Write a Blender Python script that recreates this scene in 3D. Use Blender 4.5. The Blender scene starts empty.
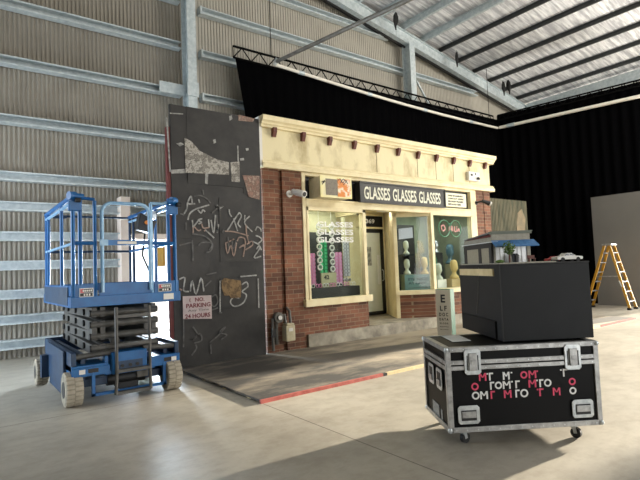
import bpy, bmesh, math, random
from mathutils import Matrix, Vector
random.seed(7)
DATA = {'tag_white': [[[(3.148, 2.62), (3.199, 2.708), (3.21, 2.817)], [(3.297, 2.8), (3.278, 2.929), (3.219, 2.8), (3.349, 2.802)]], [[(3.413, 2.882), (3.434, 2.817)]], [[(3.212, 2.515), (3.248, 2.624), (3.352, 2.704), (3.491, 2.754), (3.609, 2.792)], [(3.397, 2.695), (3.453, 2.642), (3.489, 2.699), (3.53, 2.667)]], [[(3.29, 2.517), (3.303, 2.387)], [(3.392, 2.498), (3.317, 2.409)], [(3.474, 2.544), (3.397, 2.516), (3.46, 2.482), (3.402, 2.45)]], [[(3.778, 2.452), (3.749, 2.295)]], [[(3.526, 2.348), (3.687, 2.206)]], [[(3.637, 2.527), (3.678, 2.295), (3.723, 2.619)], [(3.59, 2.537), (3.598, 2.393)]], [[(4.194, 2.676), (4.088, 2.54), (3.945, 2.343)], [(3.994, 2.731), (4.002, 2.651), (4.04, 2.595)], [(4.077, 2.567), (4.15, 2.335)], [(4.194, 2.681), (4.236, 2.613), (4.162, 2.477), (4.218, 2.405)]], [[(4.309, 2.639), (4.298, 2.546)], [(4.412, 2.619), (4.296, 2.494), (4.455, 2.327)]], [[(4.522, 2.352), (4.564, 2.419), (4.631, 2.389), (4.645, 2.33)]], [[(3.764, 2.8), (3.798, 2.734), (3.878, 2.787)]], [[(3.04, 1.508), (3.135, 1.526), (3.107, 1.322), (3.201, 1.294)], [(3.225, 1.292), (3.263, 1.475), (3.325, 1.24), (3.426, 1.514), (3.469, 1.278)]], [[(4.205, 1.357), (4.301, 1.402), (4.326, 1.316), (4.206, 1.234), (4.293, 1.165), (4.222, 1.027), (4.056, 0.976), (3.968, 1.055), (4.024, 1.138), (4.148, 1.12)]], [[(4.52, 1.517), (4.182, 1.506)]], [[(3.779, 1.451), (3.764, 0.903)]], [[(4.547, 1.456), (4.545, 0.913)]], [[(4.524, 2.258), (4.598, 2.235), (4.653, 2.176), (4.567, 2.105)], [(4.531, 2.0), (4.592, 2.065), (4.637, 1.983)], [(4.456, 2.15), (4.609, 2.048), (4.474, 1.847), (4.626, 1.869)]]], 'tag_faint': [[[(3.177, 2.471), (3.179, 2.342)]], [[(3.664, 2.65), (3.774, 2.744), (3.878, 2.787)]], [[(3.74, 2.799), (3.821, 2.701)]], [[(3.335, 2.932), (3.449, 2.95), (3.565, 2.901), (3.638, 2.827)], [(3.498, 3.052), (3.508, 2.96)]], [[(3.082, 2.618), (3.147, 2.599)]], [[(3.954, 2.23), (3.972, 2.016)]], [[(3.747, 2.619), (3.762, 2.307)]], [[(3.846, 2.308), (3.879, 2.353)], [(3.858, 2.297), (3.884, 2.353)]], [[(4.028, 2.197), (4.059, 2.015), (4.115, 2.174)]], [[(3.496, 1.361), (3.61, 1.459)]], [[(3.617, 1.175), (3.695, 1.203), (3.722, 1.073), (3.643, 1.003), (3.6, 1.105)]], [[(3.611, 0.949), (3.724, 0.977)]], [[(3.258, 0.694), (3.337, 0.548), (3.229, 0.469), (3.377, 0.567), (3.408, 0.448), (3.276, 0.418)], [(3.299, 0.392), (3.312, 0.322), (3.223, 0.22)]], [[(3.545, 0.385), (3.726, 0.504), (3.86, 0.632), (3.743, 0.55), (3.882, 0.487), (3.765, 0.42)], [(3.57, 0.359), (3.575, 0.196)]], [[(3.096, 0.846), (3.085, 0.374)]], [[(3.282, 2.171), (3.282, 1.999)], [(3.053, 2.078), (3.28, 2.134)], [(3.293, 2.087), (3.286, 1.808)]], [[(3.284, 2.279), (3.477, 2.248), (3.603, 2.172), (3.648, 2.084), (3.587, 1.996)], [(3.392, 2.074), (3.451, 2.124), (3.567, 2.128)], [(3.517, 2.134), (3.653, 2.105), (3.619, 1.981), (3.532, 1.954)]], [[(3.527, 1.566), (3.716, 1.597)]], [[(3.779, 1.451), (3.858, 1.457)]], [[(3.737, 0.891), (3.799, 0.886)]]], 'tag_pink': [[[(3.303, 2.387), (3.3, 2.29)], [(3.317, 2.409), (3.392, 2.335), (3.445, 2.351)], [(3.46, 2.456), (3.492, 2.38), (3.598, 2.393)], [(3.502, 2.325), (3.531, 2.352)]], [[(3.914, 2.117), (4.077, 2.192)], [(3.896, 2.331), (4.081, 2.322), (4.374, 2.252)], [(4.328, 2.453), (4.335, 2.268), (4.382, 2.106)], [(4.329, 2.094), (4.436, 2.152), (4.452, 2.082), (4.339, 2.013), (4.3, 1.99)], [(4.139, 2.151), (4.179, 2.22), (4.286, 2.203), (4.295, 2.082), (4.2, 2.06)], [(3.905, 2.125), (3.936, 1.929), (4.01, 2.076), (4.058, 1.879), (4.125, 2.125)], [(4.172, 2.026), (4.29, 2.085), (4.249, 1.866)]], [[(3.037, 1.349), (3.083, 1.323)]]], 'posters': [[(3.186, 3.94), (3.309, 3.89), (3.458, 3.741), (3.652, 3.669), (3.771, 3.625), (4.016, 3.593), (4.009, 3.362), (3.644, 3.35), (3.19, 3.329)], [(4.046, 3.596), (4.229, 3.63), (4.225, 3.244), (4.06, 3.243)]], 'wood': [[(4.236, 4.511), (4.58, 4.493), (4.541, 4.423), (4.233, 4.4)], [(4.286, 3.377), (4.649, 3.396), (4.632, 2.94), (4.403, 2.982), (4.344, 3.194)]], 'chips': [[(3.036, 3.819), (3.121, 3.848), (3.176, 3.822), (3.101, 3.776)], [(4.047, 4.457), (4.099, 4.481), (4.113, 4.413), (4.053, 4.372)], [(3.713, 3.971), (3.762, 3.992), (3.772, 3.925), (3.727, 3.904)], [(4.364, 3.892), (4.426, 3.907), (4.433, 3.865), (4.379, 3.847)], [(4.244, 3.69), (4.322, 3.706), (4.33, 3.664), (4.251, 3.648)], [(2.931, 4.339), (3.17, 4.363), (3.169, 4.344), (2.938, 4.322)], [(2.868, 4.246), (2.894, 4.25), (2.935, 3.325), (2.91, 3.322)], [(2.918, 3.355), (3.173, 3.393), (3.186, 3.321), (2.945, 3.293)], [(3.553, 3.353), (3.608, 3.347), (3.591, 3.159), (3.54, 3.166)], [(4.192, 3.923), (4.217, 3.926), (4.216, 3.613), (4.194, 3.611)]], 'hatch_torn': [(3.805, 1.45), (3.859, 1.495), (4.18, 1.432), (4.192, 1.309), (4.17, 1.128), (3.981, 1.126), (3.955, 1.176), (3.85, 1.183), (3.802, 1.316)], 'glyphs': [('M', 0.29, 0.357, 0.582, 1), ('.', 0.362, 0.374, 0.582, 0), ('T', 0.381, 0.419, 0.582, 0), ('M', 0.507, 0.568, 0.582, 0), ('.', 0.58, 0.594, 0.582, 0), ('O', 0.666, 0.731, 0.582, 1), ('M', 0.741, 0.811, 0.583, 1), ('.', 0.816, 0.829, 0.583, 1), ('.', 1.034, 1.047, 0.583, 0), ('T', 1.057, 1.098, 0.583, 0), ('O', 0.217, 0.283, 0.502, 1), ('T', 0.386, 0.425, 0.502, 0), ('O', 0.43, 0.495, 0.502, 0), ('M', 0.502, 0.572, 0.502, 0), ('.', 0.58, 0.593, 0.502, 0), ('T', 0.616, 0.656, 0.502, 0), ('M', 0.736, 0.806, 0.502, 1), ('.', 0.809, 0.822, 0.502, 0), ('T', 0.835, 0.873, 0.502, 0), ('O', 0.878, 0.946, 0.502, 0), ('O', 1.105, 1.169, 0.502, 1), ('O', 0.218, 0.287, 0.423, 0), ('M', 0.293, 0.362, 0.423, 0), ('T', 0.386, 0.426, 0.422, 1), ('M', 0.507, 0.576, 0.422, 1), ('T', 0.611, 0.651, 0.422, 0), ('O', 0.656, 0.728, 0.422, 0), ('.', 0.809, 0.822, 0.422, 1), ('T', 0.829, 0.869, 0.422, 1), ('M', 0.953, 1.022, 0.421, 1), ('O', 1.106, 1.17, 0.421, 0)]}
COL = bpy.context.scene.collection
PI = math.pi
# ------------------------------------------------------------------ materials
def lin(c):
    c = c / 255.0
    return c / 12.92 if c <= 0.04045 else ((c + 0.055) / 1.055) ** 2.4
def rgb(r, g, b): return (lin(r), lin(g), lin(b), 1.0)
MATS = {}
def mat(name, c1, c2=None, scale=4.0, rough=0.6, metal=0.0, bump=0.0, bscale=None, detail=6.0, lo=0.35, hi=0.65, stretch=(1, 1, 1), emit=None, spec=0.5):
    if name in MATS: return MATS[name]
    m = bpy.data.materials.new(name); m.use_nodes = True
    nt = m.node_tree; N = nt.nodes; L = nt.links
    b = N['Principled BSDF']
    b.inputs['Base Color'].default_value = c1
    b.inputs['Roughness'].default_value = rough
    b.inputs['Metallic'].default_value = metal
    b.inputs['Specular IOR Level'].default_value = spec
    if c2 is not None or bump:
        g = N.new('ShaderNodeNewGeometry'); mp = N.new('ShaderNodeMapping'); mp.inputs['Scale'].default_value = stretch
        L.new(g.outputs['Position'], mp.inputs['Vector'])
    if c2 is not None:
        n = N.new('ShaderNodeTexNoise'); n.inputs['Scale'].default_value = scale; n.inputs['Detail'].default_value = detail; n.inputs['Roughness'].default_value = 0.62
        r = N.new('ShaderNodeValToRGB'); r.color_ramp.elements[0].position = lo; r.color_ramp.elements[1].position = hi
        r.color_ramp.elements[0].color = c1; r.color_ramp.elements[1].color = c2
        L.new(mp.outputs[0], n.inputs['Vector']); L.new(n.outputs['Fac'], r.inputs[0]); L.new(r.outputs[0], b.inputs['Base Color'])
    if bump:
        n2 = N.new('ShaderNodeTexNoise'); n2.inputs['Scale'].default_value = bscale or scale * 4; n2.inputs['Detail'].default_value = 4
        bp = N.new('ShaderNodeBump'); bp.inputs['Strength'].default_value = bump; bp.inputs['Distance'].default_value = 0.02
        L.new(mp.outputs[0], n2.inputs['Vector']); L.new(n2.outputs['Fac'], bp.inputs['Height']); L.new(bp.outputs[0], b.inputs['Normal'])
    if emit:
        b.inputs['Emission Color'].default_value = c1; b.inputs['Emission Strength'].default_value = emit
    MATS[name] = m
    return m
def nodes(m): return m.node_tree.nodes, m.node_tree.links

def brick_mat(name, ca, cb, mort):
    m = bpy.data.materials.new(name); m.use_nodes = True; N, L = nodes(m); b = N['Principled BSDF']
    g = N.new('ShaderNodeNewGeometry'); s = N.new('ShaderNodeSeparateXYZ'); L.new(g.outputs['Position'], s.inputs[0])
    ad = N.new('ShaderNodeMath'); ad.operation = 'ADD'; L.new(s.outputs[0], ad.inputs[0]); L.new(s.outputs[1], ad.inputs[1])
    cb_ = N.new('ShaderNodeCombineXYZ'); L.new(ad.outputs[0], cb_.inputs[0]); L.new(s.outputs[2], cb_.inputs[1])
    t = N.new('ShaderNodeTexBrick'); t.inputs['Scale'].default_value = 1.0; t.inputs['Brick Width'].default_value = 0.24; t.inputs['Row Height'].default_value = 0.086
    t.inputs['Mortar Size'].default_value = 0.006; t.inputs['Mortar Smooth'].default_value = 0.3; t.inputs['Bias'].default_value = -0.25
    t.inputs['Color1'].default_value = ca; t.inputs['Color2'].default_value = cb; t.inputs['Mortar'].default_value = mort
    L.new(cb_.outputs[0], t.inputs['Vector'])
    n = N.new('ShaderNodeTexNoise'); n.inputs['Scale'].default_value = 2.3; n.inputs['Detail'].default_value = 8; L.new(g.outputs['Position'], n.inputs['Vector'])
    mx = N.new('ShaderNodeMix'); mx.data_type = 'RGBA'; mx.blend_type = 'MULTIPLY'; mx.inputs['Factor'].default_value = 0.75
    r = N.new('ShaderNodeValToRGB'); r.color_ramp.elements[0].position = 0.3; r.color_ramp.elements[0].color = (0.5, 0.46, 0.44, 1); r.color_ramp.elements[1].position = 0.65
    L.new(n.outputs['Fac'], r.inputs[0]); L.new(t.outputs['Color'], mx.inputs['A']); L.new(r.outputs[0], mx.inputs['B'])
    L.new(mx.outputs['Result'], b.inputs['Base Color']); b.inputs['Roughness'].default_value = 0.85
    bp = N.new('ShaderNodeBump'); bp.inputs['Strength'].default_value = 0.5; bp.inputs['Distance'].default_value = 0.01; bp.invert = True
    L.new(t.outputs['Fac'], bp.inputs['Height']); L.new(bp.outputs[0], b.inputs['Normal'])
    return m

def floor_mat():
    m = bpy.data.materials.new('polished_concrete'); m.use_nodes = True; N, L = nodes(m); b = N['Principled BSDF']
    g = N.new('ShaderNodeNewGeometry')
    n = N.new('ShaderNodeTexNoise'); n.inputs['Scale'].default_value = 0.9; n.inputs['Detail'].default_value = 10; n.inputs['Roughness'].default_value = 0.65
    L.new(g.outputs['Position'], n.inputs['Vector'])
    r = N.new('ShaderNodeValToRGB'); e = r.color_ramp.elements; e[0].position = 0.3; e[0].color = FLOOR_A; e[1].position = 0.7; e[1].color = FLOOR_B
    L.new(n.outputs['Fac'], r.inputs[0])
    n2 = N.new('ShaderNodeTexNoise'); n2.inputs['Scale'].default_value = 5; n2.inputs['Detail'].default_value = 8; n2.inputs['Roughness'].default_value = .7
    mp = N.new('ShaderNodeMapping'); mp.inputs['Scale'].default_value = (0.8, 1.1, 1); L.new(g.outputs['Position'], mp.inputs[0]); L.new(mp.outputs[0], n2.inputs['Vector'])
    r2 = N.new('ShaderNodeValToRGB'); r2.color_ramp.elements[0].position = 0.38; r2.color_ramp.elements[0].color = (.78, .76, .74, 1); r2.color_ramp.elements[1].position = 0.56
    L.new(n2.outputs['Fac'], r2.inputs[0])
    mx = N.new('ShaderNodeMix'); mx.data_type = 'RGBA'; mx.blend_type = 'MULTIPLY'; mx.inputs['Factor'].default_value = 0.8
    L.new(r.outputs[0], mx.inputs['A']); L.new(r2.outputs[0], mx.inputs['B'])
    # saw-cut joints: every 6 m in X (one at x = 2.99) and every 6 m in Y
    s = N.new('ShaderNodeSeparateXYZ'); L.new(g.outputs['Position'], s.inputs[0])
    last = None
    for k, off in ((0, 2.99), (1, -1.5)):
        a = N.new('ShaderNodeMath'); a.operation = 'SUBTRACT'; L.new(s.outputs[k], a.inputs[0]); a.inputs[1].default_value = off
        w = N.new('ShaderNodeMath'); w.operation = 'PINGPONG'; w.inputs[1].default_value = 4.0; L.new(a.outputs[0], w.inputs[0])
        c = N.new('ShaderNodeMath'); c.operation = 'GREATER_THAN'; c.inputs[1].default_value = 0.006; L.new(w.outputs[0], c.inputs[0])
        if last is None: last = c
        else:
            q = N.new('ShaderNodeMath'); q.operation = 'MULTIPLY'; L.new(last.outputs[0], q.inputs[0]); L.new(c.outputs[0], q.inputs[1]); last = q
    mx2 = N.new('ShaderNodeMix'); mx2.data_type = 'RGBA'; L.new(last.outputs[0], mx2.inputs['Factor']); mx2.inputs['A'].default_value = (.1, .085, .07, 1); L.new(mx.outputs['Result'], mx2.inputs['B'])
    L.new(mx2.outputs['Result'], b.inputs['Base Color'])
    rr = N.new('ShaderNodeMapRange'); rr.inputs['To Min'].default_value = 0.38; rr.inputs['To Max'].default_value = 0.6; L.new(n2.outputs['Fac'], rr.inputs['Value']); L.new(rr.outputs[0], b.inputs['Roughness'])
    b.inputs['Specular IOR Level'].default_value = 0.5
    return m

def deck_mat():
    m = bpy.data.materials.new('worn_dark_deck'); m.use_nodes = True; N, L = nodes(m); b = N['Principled BSDF']
    g = N.new('ShaderNodeNewGeometry'); s = N.new('ShaderNodeSeparateXYZ'); L.new(g.outputs['Position'], s.inputs[0])
    mp = N.new('ShaderNodeMapping'); mp.inputs['Scale'].default_value = (0.55, 1.3, 1); L.new(g.outputs['Position'], mp.inputs[0])
    n = N.new('ShaderNodeTexNoise'); n.inputs['Scale'].default_value = 1.6; n.inputs['Detail'].default_value = 10; n.inputs['Roughness'].default_value = 0.68; L.new(mp.outputs[0], n.inputs['Vector'])
    # paler towards the footpath on the right: x 5 .. 9
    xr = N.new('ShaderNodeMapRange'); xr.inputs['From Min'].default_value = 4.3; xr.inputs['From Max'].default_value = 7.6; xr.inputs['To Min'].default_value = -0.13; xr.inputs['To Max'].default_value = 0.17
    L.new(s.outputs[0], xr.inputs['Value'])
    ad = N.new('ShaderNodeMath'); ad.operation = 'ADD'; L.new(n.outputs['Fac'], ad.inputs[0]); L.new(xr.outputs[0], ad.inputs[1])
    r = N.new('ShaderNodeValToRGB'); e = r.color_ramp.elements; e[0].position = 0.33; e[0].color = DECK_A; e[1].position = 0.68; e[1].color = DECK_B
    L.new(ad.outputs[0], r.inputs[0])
    # cast shadow band painted into the deck colour, y about 6.4 .. 7.0, starting near x = 5.2
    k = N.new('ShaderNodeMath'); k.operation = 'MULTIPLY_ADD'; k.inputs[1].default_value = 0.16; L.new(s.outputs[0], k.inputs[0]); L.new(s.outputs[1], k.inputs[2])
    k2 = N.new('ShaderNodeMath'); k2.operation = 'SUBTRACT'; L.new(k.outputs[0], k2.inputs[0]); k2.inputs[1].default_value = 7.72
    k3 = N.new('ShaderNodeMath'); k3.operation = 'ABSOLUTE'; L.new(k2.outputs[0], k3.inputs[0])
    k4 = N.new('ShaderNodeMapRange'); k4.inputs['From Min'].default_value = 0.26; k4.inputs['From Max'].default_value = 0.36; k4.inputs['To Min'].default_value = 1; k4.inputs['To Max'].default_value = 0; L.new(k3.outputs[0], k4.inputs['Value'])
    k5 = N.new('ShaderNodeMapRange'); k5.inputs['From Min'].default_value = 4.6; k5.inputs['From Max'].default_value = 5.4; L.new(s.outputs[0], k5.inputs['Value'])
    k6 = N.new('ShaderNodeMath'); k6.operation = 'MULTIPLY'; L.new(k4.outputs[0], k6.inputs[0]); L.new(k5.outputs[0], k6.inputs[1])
    mx = N.new('ShaderNodeMix'); mx.data_type = 'RGBA'; L.new(k6.outputs[0], mx.inputs['Factor']); L.new(r.outputs[0], mx.inputs['A']); mx.inputs['B'].default_value = DECK_SHADE
    L.new(mx.outputs['Result'], b.inputs['Base Color']); b.inputs['Roughness'].default_value = 0.7
    bp = N.new('ShaderNodeBump'); bp.inputs['Strength'].default_value = .15; L.new(n.outputs['Fac'], bp.inputs['Height']); L.new(bp.outputs[0], b.inputs['Normal'])
    return m

def foil_mat():
    m = bpy.data.materials.new('silver_foil_insulation'); m.use_nodes = True; N, L = nodes(m); b = N['Principled BSDF']
    g = N.new('ShaderNodeNewGeometry'); mp = N.new('ShaderNodeMapping'); mp.inputs['Scale'].default_value = (.45, 4.2, .45); L.new(g.outputs['Position'], mp.inputs[0])
    n = N.new('ShaderNodeTexNoise'); n.inputs['Scale'].default_value = 1.7; n.inputs['Detail'].default_value = 7; n.inputs['Roughness'].default_value = .65; n.inputs['Distortion'].default_value = 0.15; L.new(mp.outputs[0], n.inputs['Vector'])
    r = N.new('ShaderNodeValToRGB'); r.color_ramp.elements[0].position = 0.42; r.color_ramp.elements[0].color = rgb(186, 186, 190); r.color_ramp.elements[1].position = 0.6; r.color_ramp.elements[1].color = rgb(250, 250, 250)
    L.new(n.outputs['Fac'], r.inputs[0]); L.new(r.outputs[0], b.inputs['Base Color']); b.inputs['Roughness'].default_value = 0.5; b.inputs['Metallic'].default_value = 0.1
    bp = N.new('ShaderNodeBump'); bp.inputs['Strength'].default_value = 0.9; bp.inputs['Distance'].default_value = 0.06; L.new(n.outputs['Fac'], bp.inputs['Height']); L.new(bp.outputs[0], b.inputs['Normal'])
    return m

def glass_mat(name, tint=(0.93, 0.96, 0.94, 1)):
    m = bpy.data.materials.new(name); m.use_nodes = True; N, L = nodes(m)
    N.remove(N['Principled BSDF']); out = N['Material Output']
    t = N.new('ShaderNodeBsdfTransparent'); t.inputs[0].default_value = tint
    gl = N.new('ShaderNodeBsdfGlossy'); gl.inputs['Roughness'].default_value = 0.03
    fr = N.new('ShaderNodeFresnel'); fr.inputs[0].default_value = 1.5
    mx = N.new('ShaderNodeMixShader'); ge = N.new('ShaderNodeNewGeometry'); iv = N.new('ShaderNodeMath'); iv.operation = 'SUBTRACT'; iv.inputs[0].default_value = 1.0; L.new(ge.outputs['Backfacing'], iv.inputs[1])
    ml = N.new('ShaderNodeMath'); ml.operation = 'MULTIPLY'; L.new(fr.outputs[0], ml.inputs[0]); L.new(iv.outputs[0], ml.inputs[1]); L.new(ml.outputs[0], mx.inputs[0]); L.new(t.outputs[0], mx.inputs[1]); L.new(gl.outputs[0], mx.inputs[2]); L.new(mx.outputs[0], out.inputs[0])
    return m

def collage_mat(name, cols, scale):
    m = bpy.data.materials.new(name); m.use_nodes = True; N, L = nodes(m); b = N['Principled BSDF']
    g = N.new('ShaderNodeNewGeometry'); n = N.new('ShaderNodeTexNoise'); n.inputs['Scale'].default_value = scale; n.inputs['Detail'].default_value = 9; n.inputs['Roughness'].default_value = .72; n.inputs['Distortion'].default_value = .25
    L.new(g.outputs['Position'], n.inputs['Vector']); r = N.new('ShaderNodeValToRGB'); r.color_ramp.interpolation = 'LINEAR'
    k = len(cols)
    for i, c in enumerate(cols):
        p = 0.3 + 0.4 * i / (k - 1)
        if i < 2: el = r.color_ramp.elements[i]; el.position = p
        else: el = r.color_ramp.elements.new(p)
        el.color = c
    r.color_ramp.elements[0].position = 0.3
    L.new(n.outputs['Fac'], r.inputs[0]); L.new(r.outputs[0], b.inputs['Base Color']); b.inputs['Roughness'].default_value = .8
    return m
# ------------------------------------------------------------------ mesh builder
class MB:
    def __init__(s): s.v = []; s.f = []
    def add(s, vs, fs):
        o = len(s.v); s.v += [tuple(v) for v in vs]; s.f += [tuple(i + o for i in f) for f in fs]; return s
    def box(s, x0, x1, y0, y1, z0, z1):
        return s.add([(x0, y0, z0), (x1, y0, z0), (x1, y1, z0), (x0, y1, z0), (x0, y0, z1), (x1, y0, z1), (x1, y1, z1), (x0, y1, z1)],
                     [(0, 3, 2, 1), (4, 5, 6, 7), (0, 1, 5, 4), (1, 2, 6, 5), (2, 3, 7, 6), (3, 0, 4, 7)])
    def hexa(s, b, t): # two quads, bottom and top
        return s.add(list(b) + list(t), [(0, 3, 2, 1), (4, 5, 6, 7), (0, 1, 5, 4), (1, 2, 6, 5), (2, 3, 7, 6), (3, 0, 4, 7)])
    def bar(s, p, q, w, h, up=(0, 0, 1)):
        p = Vector(p); q = Vector(q); d = (q - p).normalized(); u = Vector(up)
        if abs(d.dot(u)) > 0.98: u = Vector((0, 1, 0))
        a = d.cross(u).normalized(); c = a.cross(d).normalized()
        f = lambda o: [o - a * w / 2 - c * h / 2, o + a * w / 2 - c * h / 2, o + a * w / 2 + c * h / 2, o - a * w / 2 + c * h / 2]
        return s.add(f(p) + f(q), [(0, 1, 2, 3), (7, 6, 5, 4), (0, 4, 5, 1), (1, 5, 6, 2), (2, 6, 7, 3), (3, 7, 4, 0)])
    def tube(s, pts, r, n=8, closed=False):
        pts = [Vector(p) for p in pts]; k = len(pts); rings = []
        ref = None
        for i, p in enumerate(pts):
            if closed: d = pts[(i + 1) % k] - pts[i - 1]
            else: d = pts[min(i + 1, k - 1)] - pts[max(i - 1, 0)]
            d.normalize()
            if ref is None:
                ref = Vector((0, 0, 1)) if abs(d.z) < 0.9 else Vector((1, 0, 0))
            a = d.cross(ref)
            if a.length < 1e-4: ref = Vector((0, 1, 0)); a = d.cross(ref)
            a.normalize(); c = a.cross(d).normalized(); ref = c
            rr = r[i] if isinstance(r, (list, tuple)) else r
            rings.append([p + a * math.cos(2 * PI * j / n) * rr + c * math.sin(2 * PI * j / n) * rr for j in range(n)])
        vs = [v for R in rings for v in R]; fs = []
        m = k if closed else k - 1
        for i in range(m):
            for j in range(n):
                a0 = i * n + j; a1 = i * n + (j + 1) % n; b0 = ((i + 1) % k) * n + j; b1 = ((i + 1) % k) * n + (j + 1) % n
                fs.append((a0, b0, b1, a1))
        if not closed: fs.append(tuple(range(n))); fs.append(tuple(reversed(range((k - 1) * n, k * n))))
        return s.add(vs, fs)
    def cyl(s, p, q, r, n=16): return s.tube([p, q], r, n)
    def ring(s, c, nrm, R, r, n=24, m=6):
        nrm = Vector(nrm).normalized(); a = nrm.orthogonal().normalized(); b = nrm.cross(a); c = Vector(c)
        return s.tube([c + a * R * math.cos(2 * PI * i / n) + b * R * math.sin(2 * PI * i / n) for i in range(n)], r, m, True)
    def lathe(s, c, prof, n=20, sx=1.0, sy=1.0, nose=None):
        cx, cy, cz = c; vs = []; fs = []
        for (r, z) in prof:
            for j in range(n):
                t = 2 * PI * j / n; vs.append((cx + r * sx * math.cos(t), cy + r * sy * math.sin(t), cz + z))
        k = len(prof)
        for i in range(k - 1):
            for j in range(n): fs.append((i * n + j, i * n + (j + 1) % n, (i + 1) * n + (j + 1) % n, (i + 1) * n + j))
        fs.append(tuple(reversed(range(n)))); fs.append(tuple(range((k - 1) * n, k * n)))
        return s.add(vs, fs)
    def prism(s, poly, O, U, V, D): # polygon (u, v) at O + u U + v V, extruded by D
        O, U, V, D = Vector(O), Vector(U), Vector(V), Vector(D); k = len(poly)
        a = [O + U * p[0] + V * p[1] for p in poly]; b = [p + D for p in a]
        area = sum(poly[i][0] * poly[(i + 1) % k][1] - poly[(i + 1) % k][0] * poly[i][1] for i in range(k))
        flip = (area > 0) == (U.cross(V).dot(D) > 0)
        fs = [tuple(range(k)), tuple(reversed(range(k, 2 * k)))] + [(i, i + k, (i + 1) % k + k, (i + 1) % k) for i in range(k)]
        if flip: fs = [tuple(reversed(f)) for f in fs]
        return s.add(a + b, fs)
    def text(s, txt, O, U, V, w, h, D, bold=0.0):
        cu = bpy.data.curves.new('t', 'FONT'); cu.body = txt; cu.size = 1; cu.offset = bold; cu.resolution_u = 3
        ob = bpy.data.objects.new('t', cu); COL.objects.link(ob)
        dg = bpy.context.evaluated_depsgraph_get(); dg.update()
        me = ob.evaluated_get(dg).to_mesh()
        P = [(v.co.x, v.co.y) for v in me.vertices]; F = [tuple(p.vertices) for p in me.polygons]
        ob.evaluated_get(dg).to_mesh_clear()
        bpy.data.objects.remove(ob); bpy.data.curves.remove(cu)
        x0 = min(p[0] for p in P); x1 = max(p[0] for p in P); y0 = min(p[1] for p in P); y1 = max(p[1] for p in P)
        O, U, V, D = Vector(O), Vector(U), Vector(V), Vector(D)
        q = [O + U * ((p[0] - x0) / (x1 - x0) * w) + V * ((p[1] - y0) / (y1 - y0) * h) for p in P]
        k = len(q); ed = {}
        for f in F:
            for i in range(len(f)):
                e = (f[i], f[(i + 1) % len(f)]); ed[e] = 1
        fs = [tuple(i + k for i in f) for f in F] + [tuple(reversed(f)) for f in F]
        for (a, b) in ed:
            if (b, a) not in ed: fs.append((a, b, b + k, a + k))
        return s.add(q + [p + D for p in q], fs)
    def stroke(s, pts, O, U, V, w, D): # flat brush stroke with thickness D
        O, U, V, D = Vector(O), Vector(U), Vector(V), Vector(D)
        # smooth with Catmull-Rom
        P = [Vector((p[0], p[1], 0)) for p in pts]; Q = []
        for i in range(len(P) - 1):
            p0, p1, p2, p3 = P[max(i - 1, 0)], P[i], P[i + 1], P[min(i + 2, len(P) - 1)]
            for t in (0, .25, .5, .75):
                Q.append(0.5 * ((2 * p1) + (p2 - p0) * t + (2 * p0 - 5 * p1 + 4 * p2 - p3) * t * t + (3 * p1 - p0 - 3 * p2 + p3) * t ** 3))
        Q.append(P[-1]); L = []; R = []
        for i, p in enumerate(Q):
            d = (Q[min(i + 1, len(Q) - 1)] - Q[max(i - 1, 0)])
            d = d.normalized() if d.length > 1e-6 else Vector((1, 0, 0))
            nn = Vector((-d.y, d.x, 0)) * w / 2
            L.append(p + nn); R.append(p - nn)
        vs = []
        for i in range(len(Q)):
            for p, e in ((L[i], 0), (R[i], 0), (R[i], 1), (L[i], 1)): vs.append(O + U * p.x + V * p.y + D * e)
        fs = []
        for i in range(len(Q) - 1):
            for j in range(4): fs.append((i * 4 + j, i * 4 + (j + 1) % 4, i * 4 + 4 + (j + 1) % 4, i * 4 + 4 + j))
        fs += [(3, 2, 1, 0), tuple(4 * (len(Q) - 1) + j for j in range(4))]
        return s.add(vs, fs)
    def corr(s, u0, u1, pitch, depth, fn, zlo, zhi, ph=0.0):
        # trapezoid ribs; fn(u, d, z) -> point
        us = []; k = math.floor((u0 - ph) / pitch)
        u = ph + k * pitch
        while u < u1 + pitch:
            for fu, d in ((0, 0), (0.42, 0), (0.55, depth), (0.87, depth)):
                uu = u + fu * pitch
                if u0 <= uu <= u1: us.append((uu, d))
            u += pitch
        us = [(u0, us[0][1])] + us + [(u1, us[-1][1])]
        vs = []; fs = []
        for (uu, d) in us:
            vs.append(fn(uu, d, zlo(uu))); vs.append(fn(uu, d, zhi(uu)))
        for i in range(len(us) - 1): fs.append((2 * i, 2 * i + 2, 2 * i + 3, 2 * i + 1))
        return s.add(vs, fs)
FRAME = {}
def _link(name, mb, m, loc, rz, smooth, bevel):
    me = bpy.data.meshes.new(name)
    c, sn = math.cos(rz), math.sin(rz)
    vs = []
    for (x, y, z) in mb.v:
        dx, dy = x - loc[0], y - loc[1]
        vs.append((dx * c + dy * sn, -dx * sn + dy * c, z - loc[2]))
    me.from_pydata(vs, [], mb.f); me.update()
    if isinstance(m, (list, tuple)):
        for q in m: me.materials.append(q)
    else: me.materials.append(m)
    o = bpy.data.objects.new(name, me); COL.objects.link(o)
    bm = bmesh.new(); bm.from_mesh(me); bmesh.ops.recalc_face_normals(bm, faces=bm.faces); bm.to_mesh(me); bm.free()
    if smooth:
        for p in me.polygons: p.use_smooth = True
        try: me.set_sharp_from_angle(angle=math.radians(38))
        except Exception: pass
    if bevel:
        b = o.modifiers.new('Bevel', 'BEVEL'); b.width = bevel; b.segments = 2; b.limit_method = 'ANGLE'
    return o
def tag(o, label, cat, group=None):
    o['label'] = label; o['category'] = cat
    if group: o['group'] = group
    return o
def thing(name, label, cat, loc=(0, 0, 0), rz=0.0, group=None):
    o = bpy.data.objects.new(name, None); COL.objects.link(o); o.empty_display_size = 0.1
    o.location = loc; o.rotation_euler = (0, 0, rz); FRAME[o.name] = (loc, rz)
    return tag(o, label, cat, group)
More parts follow.
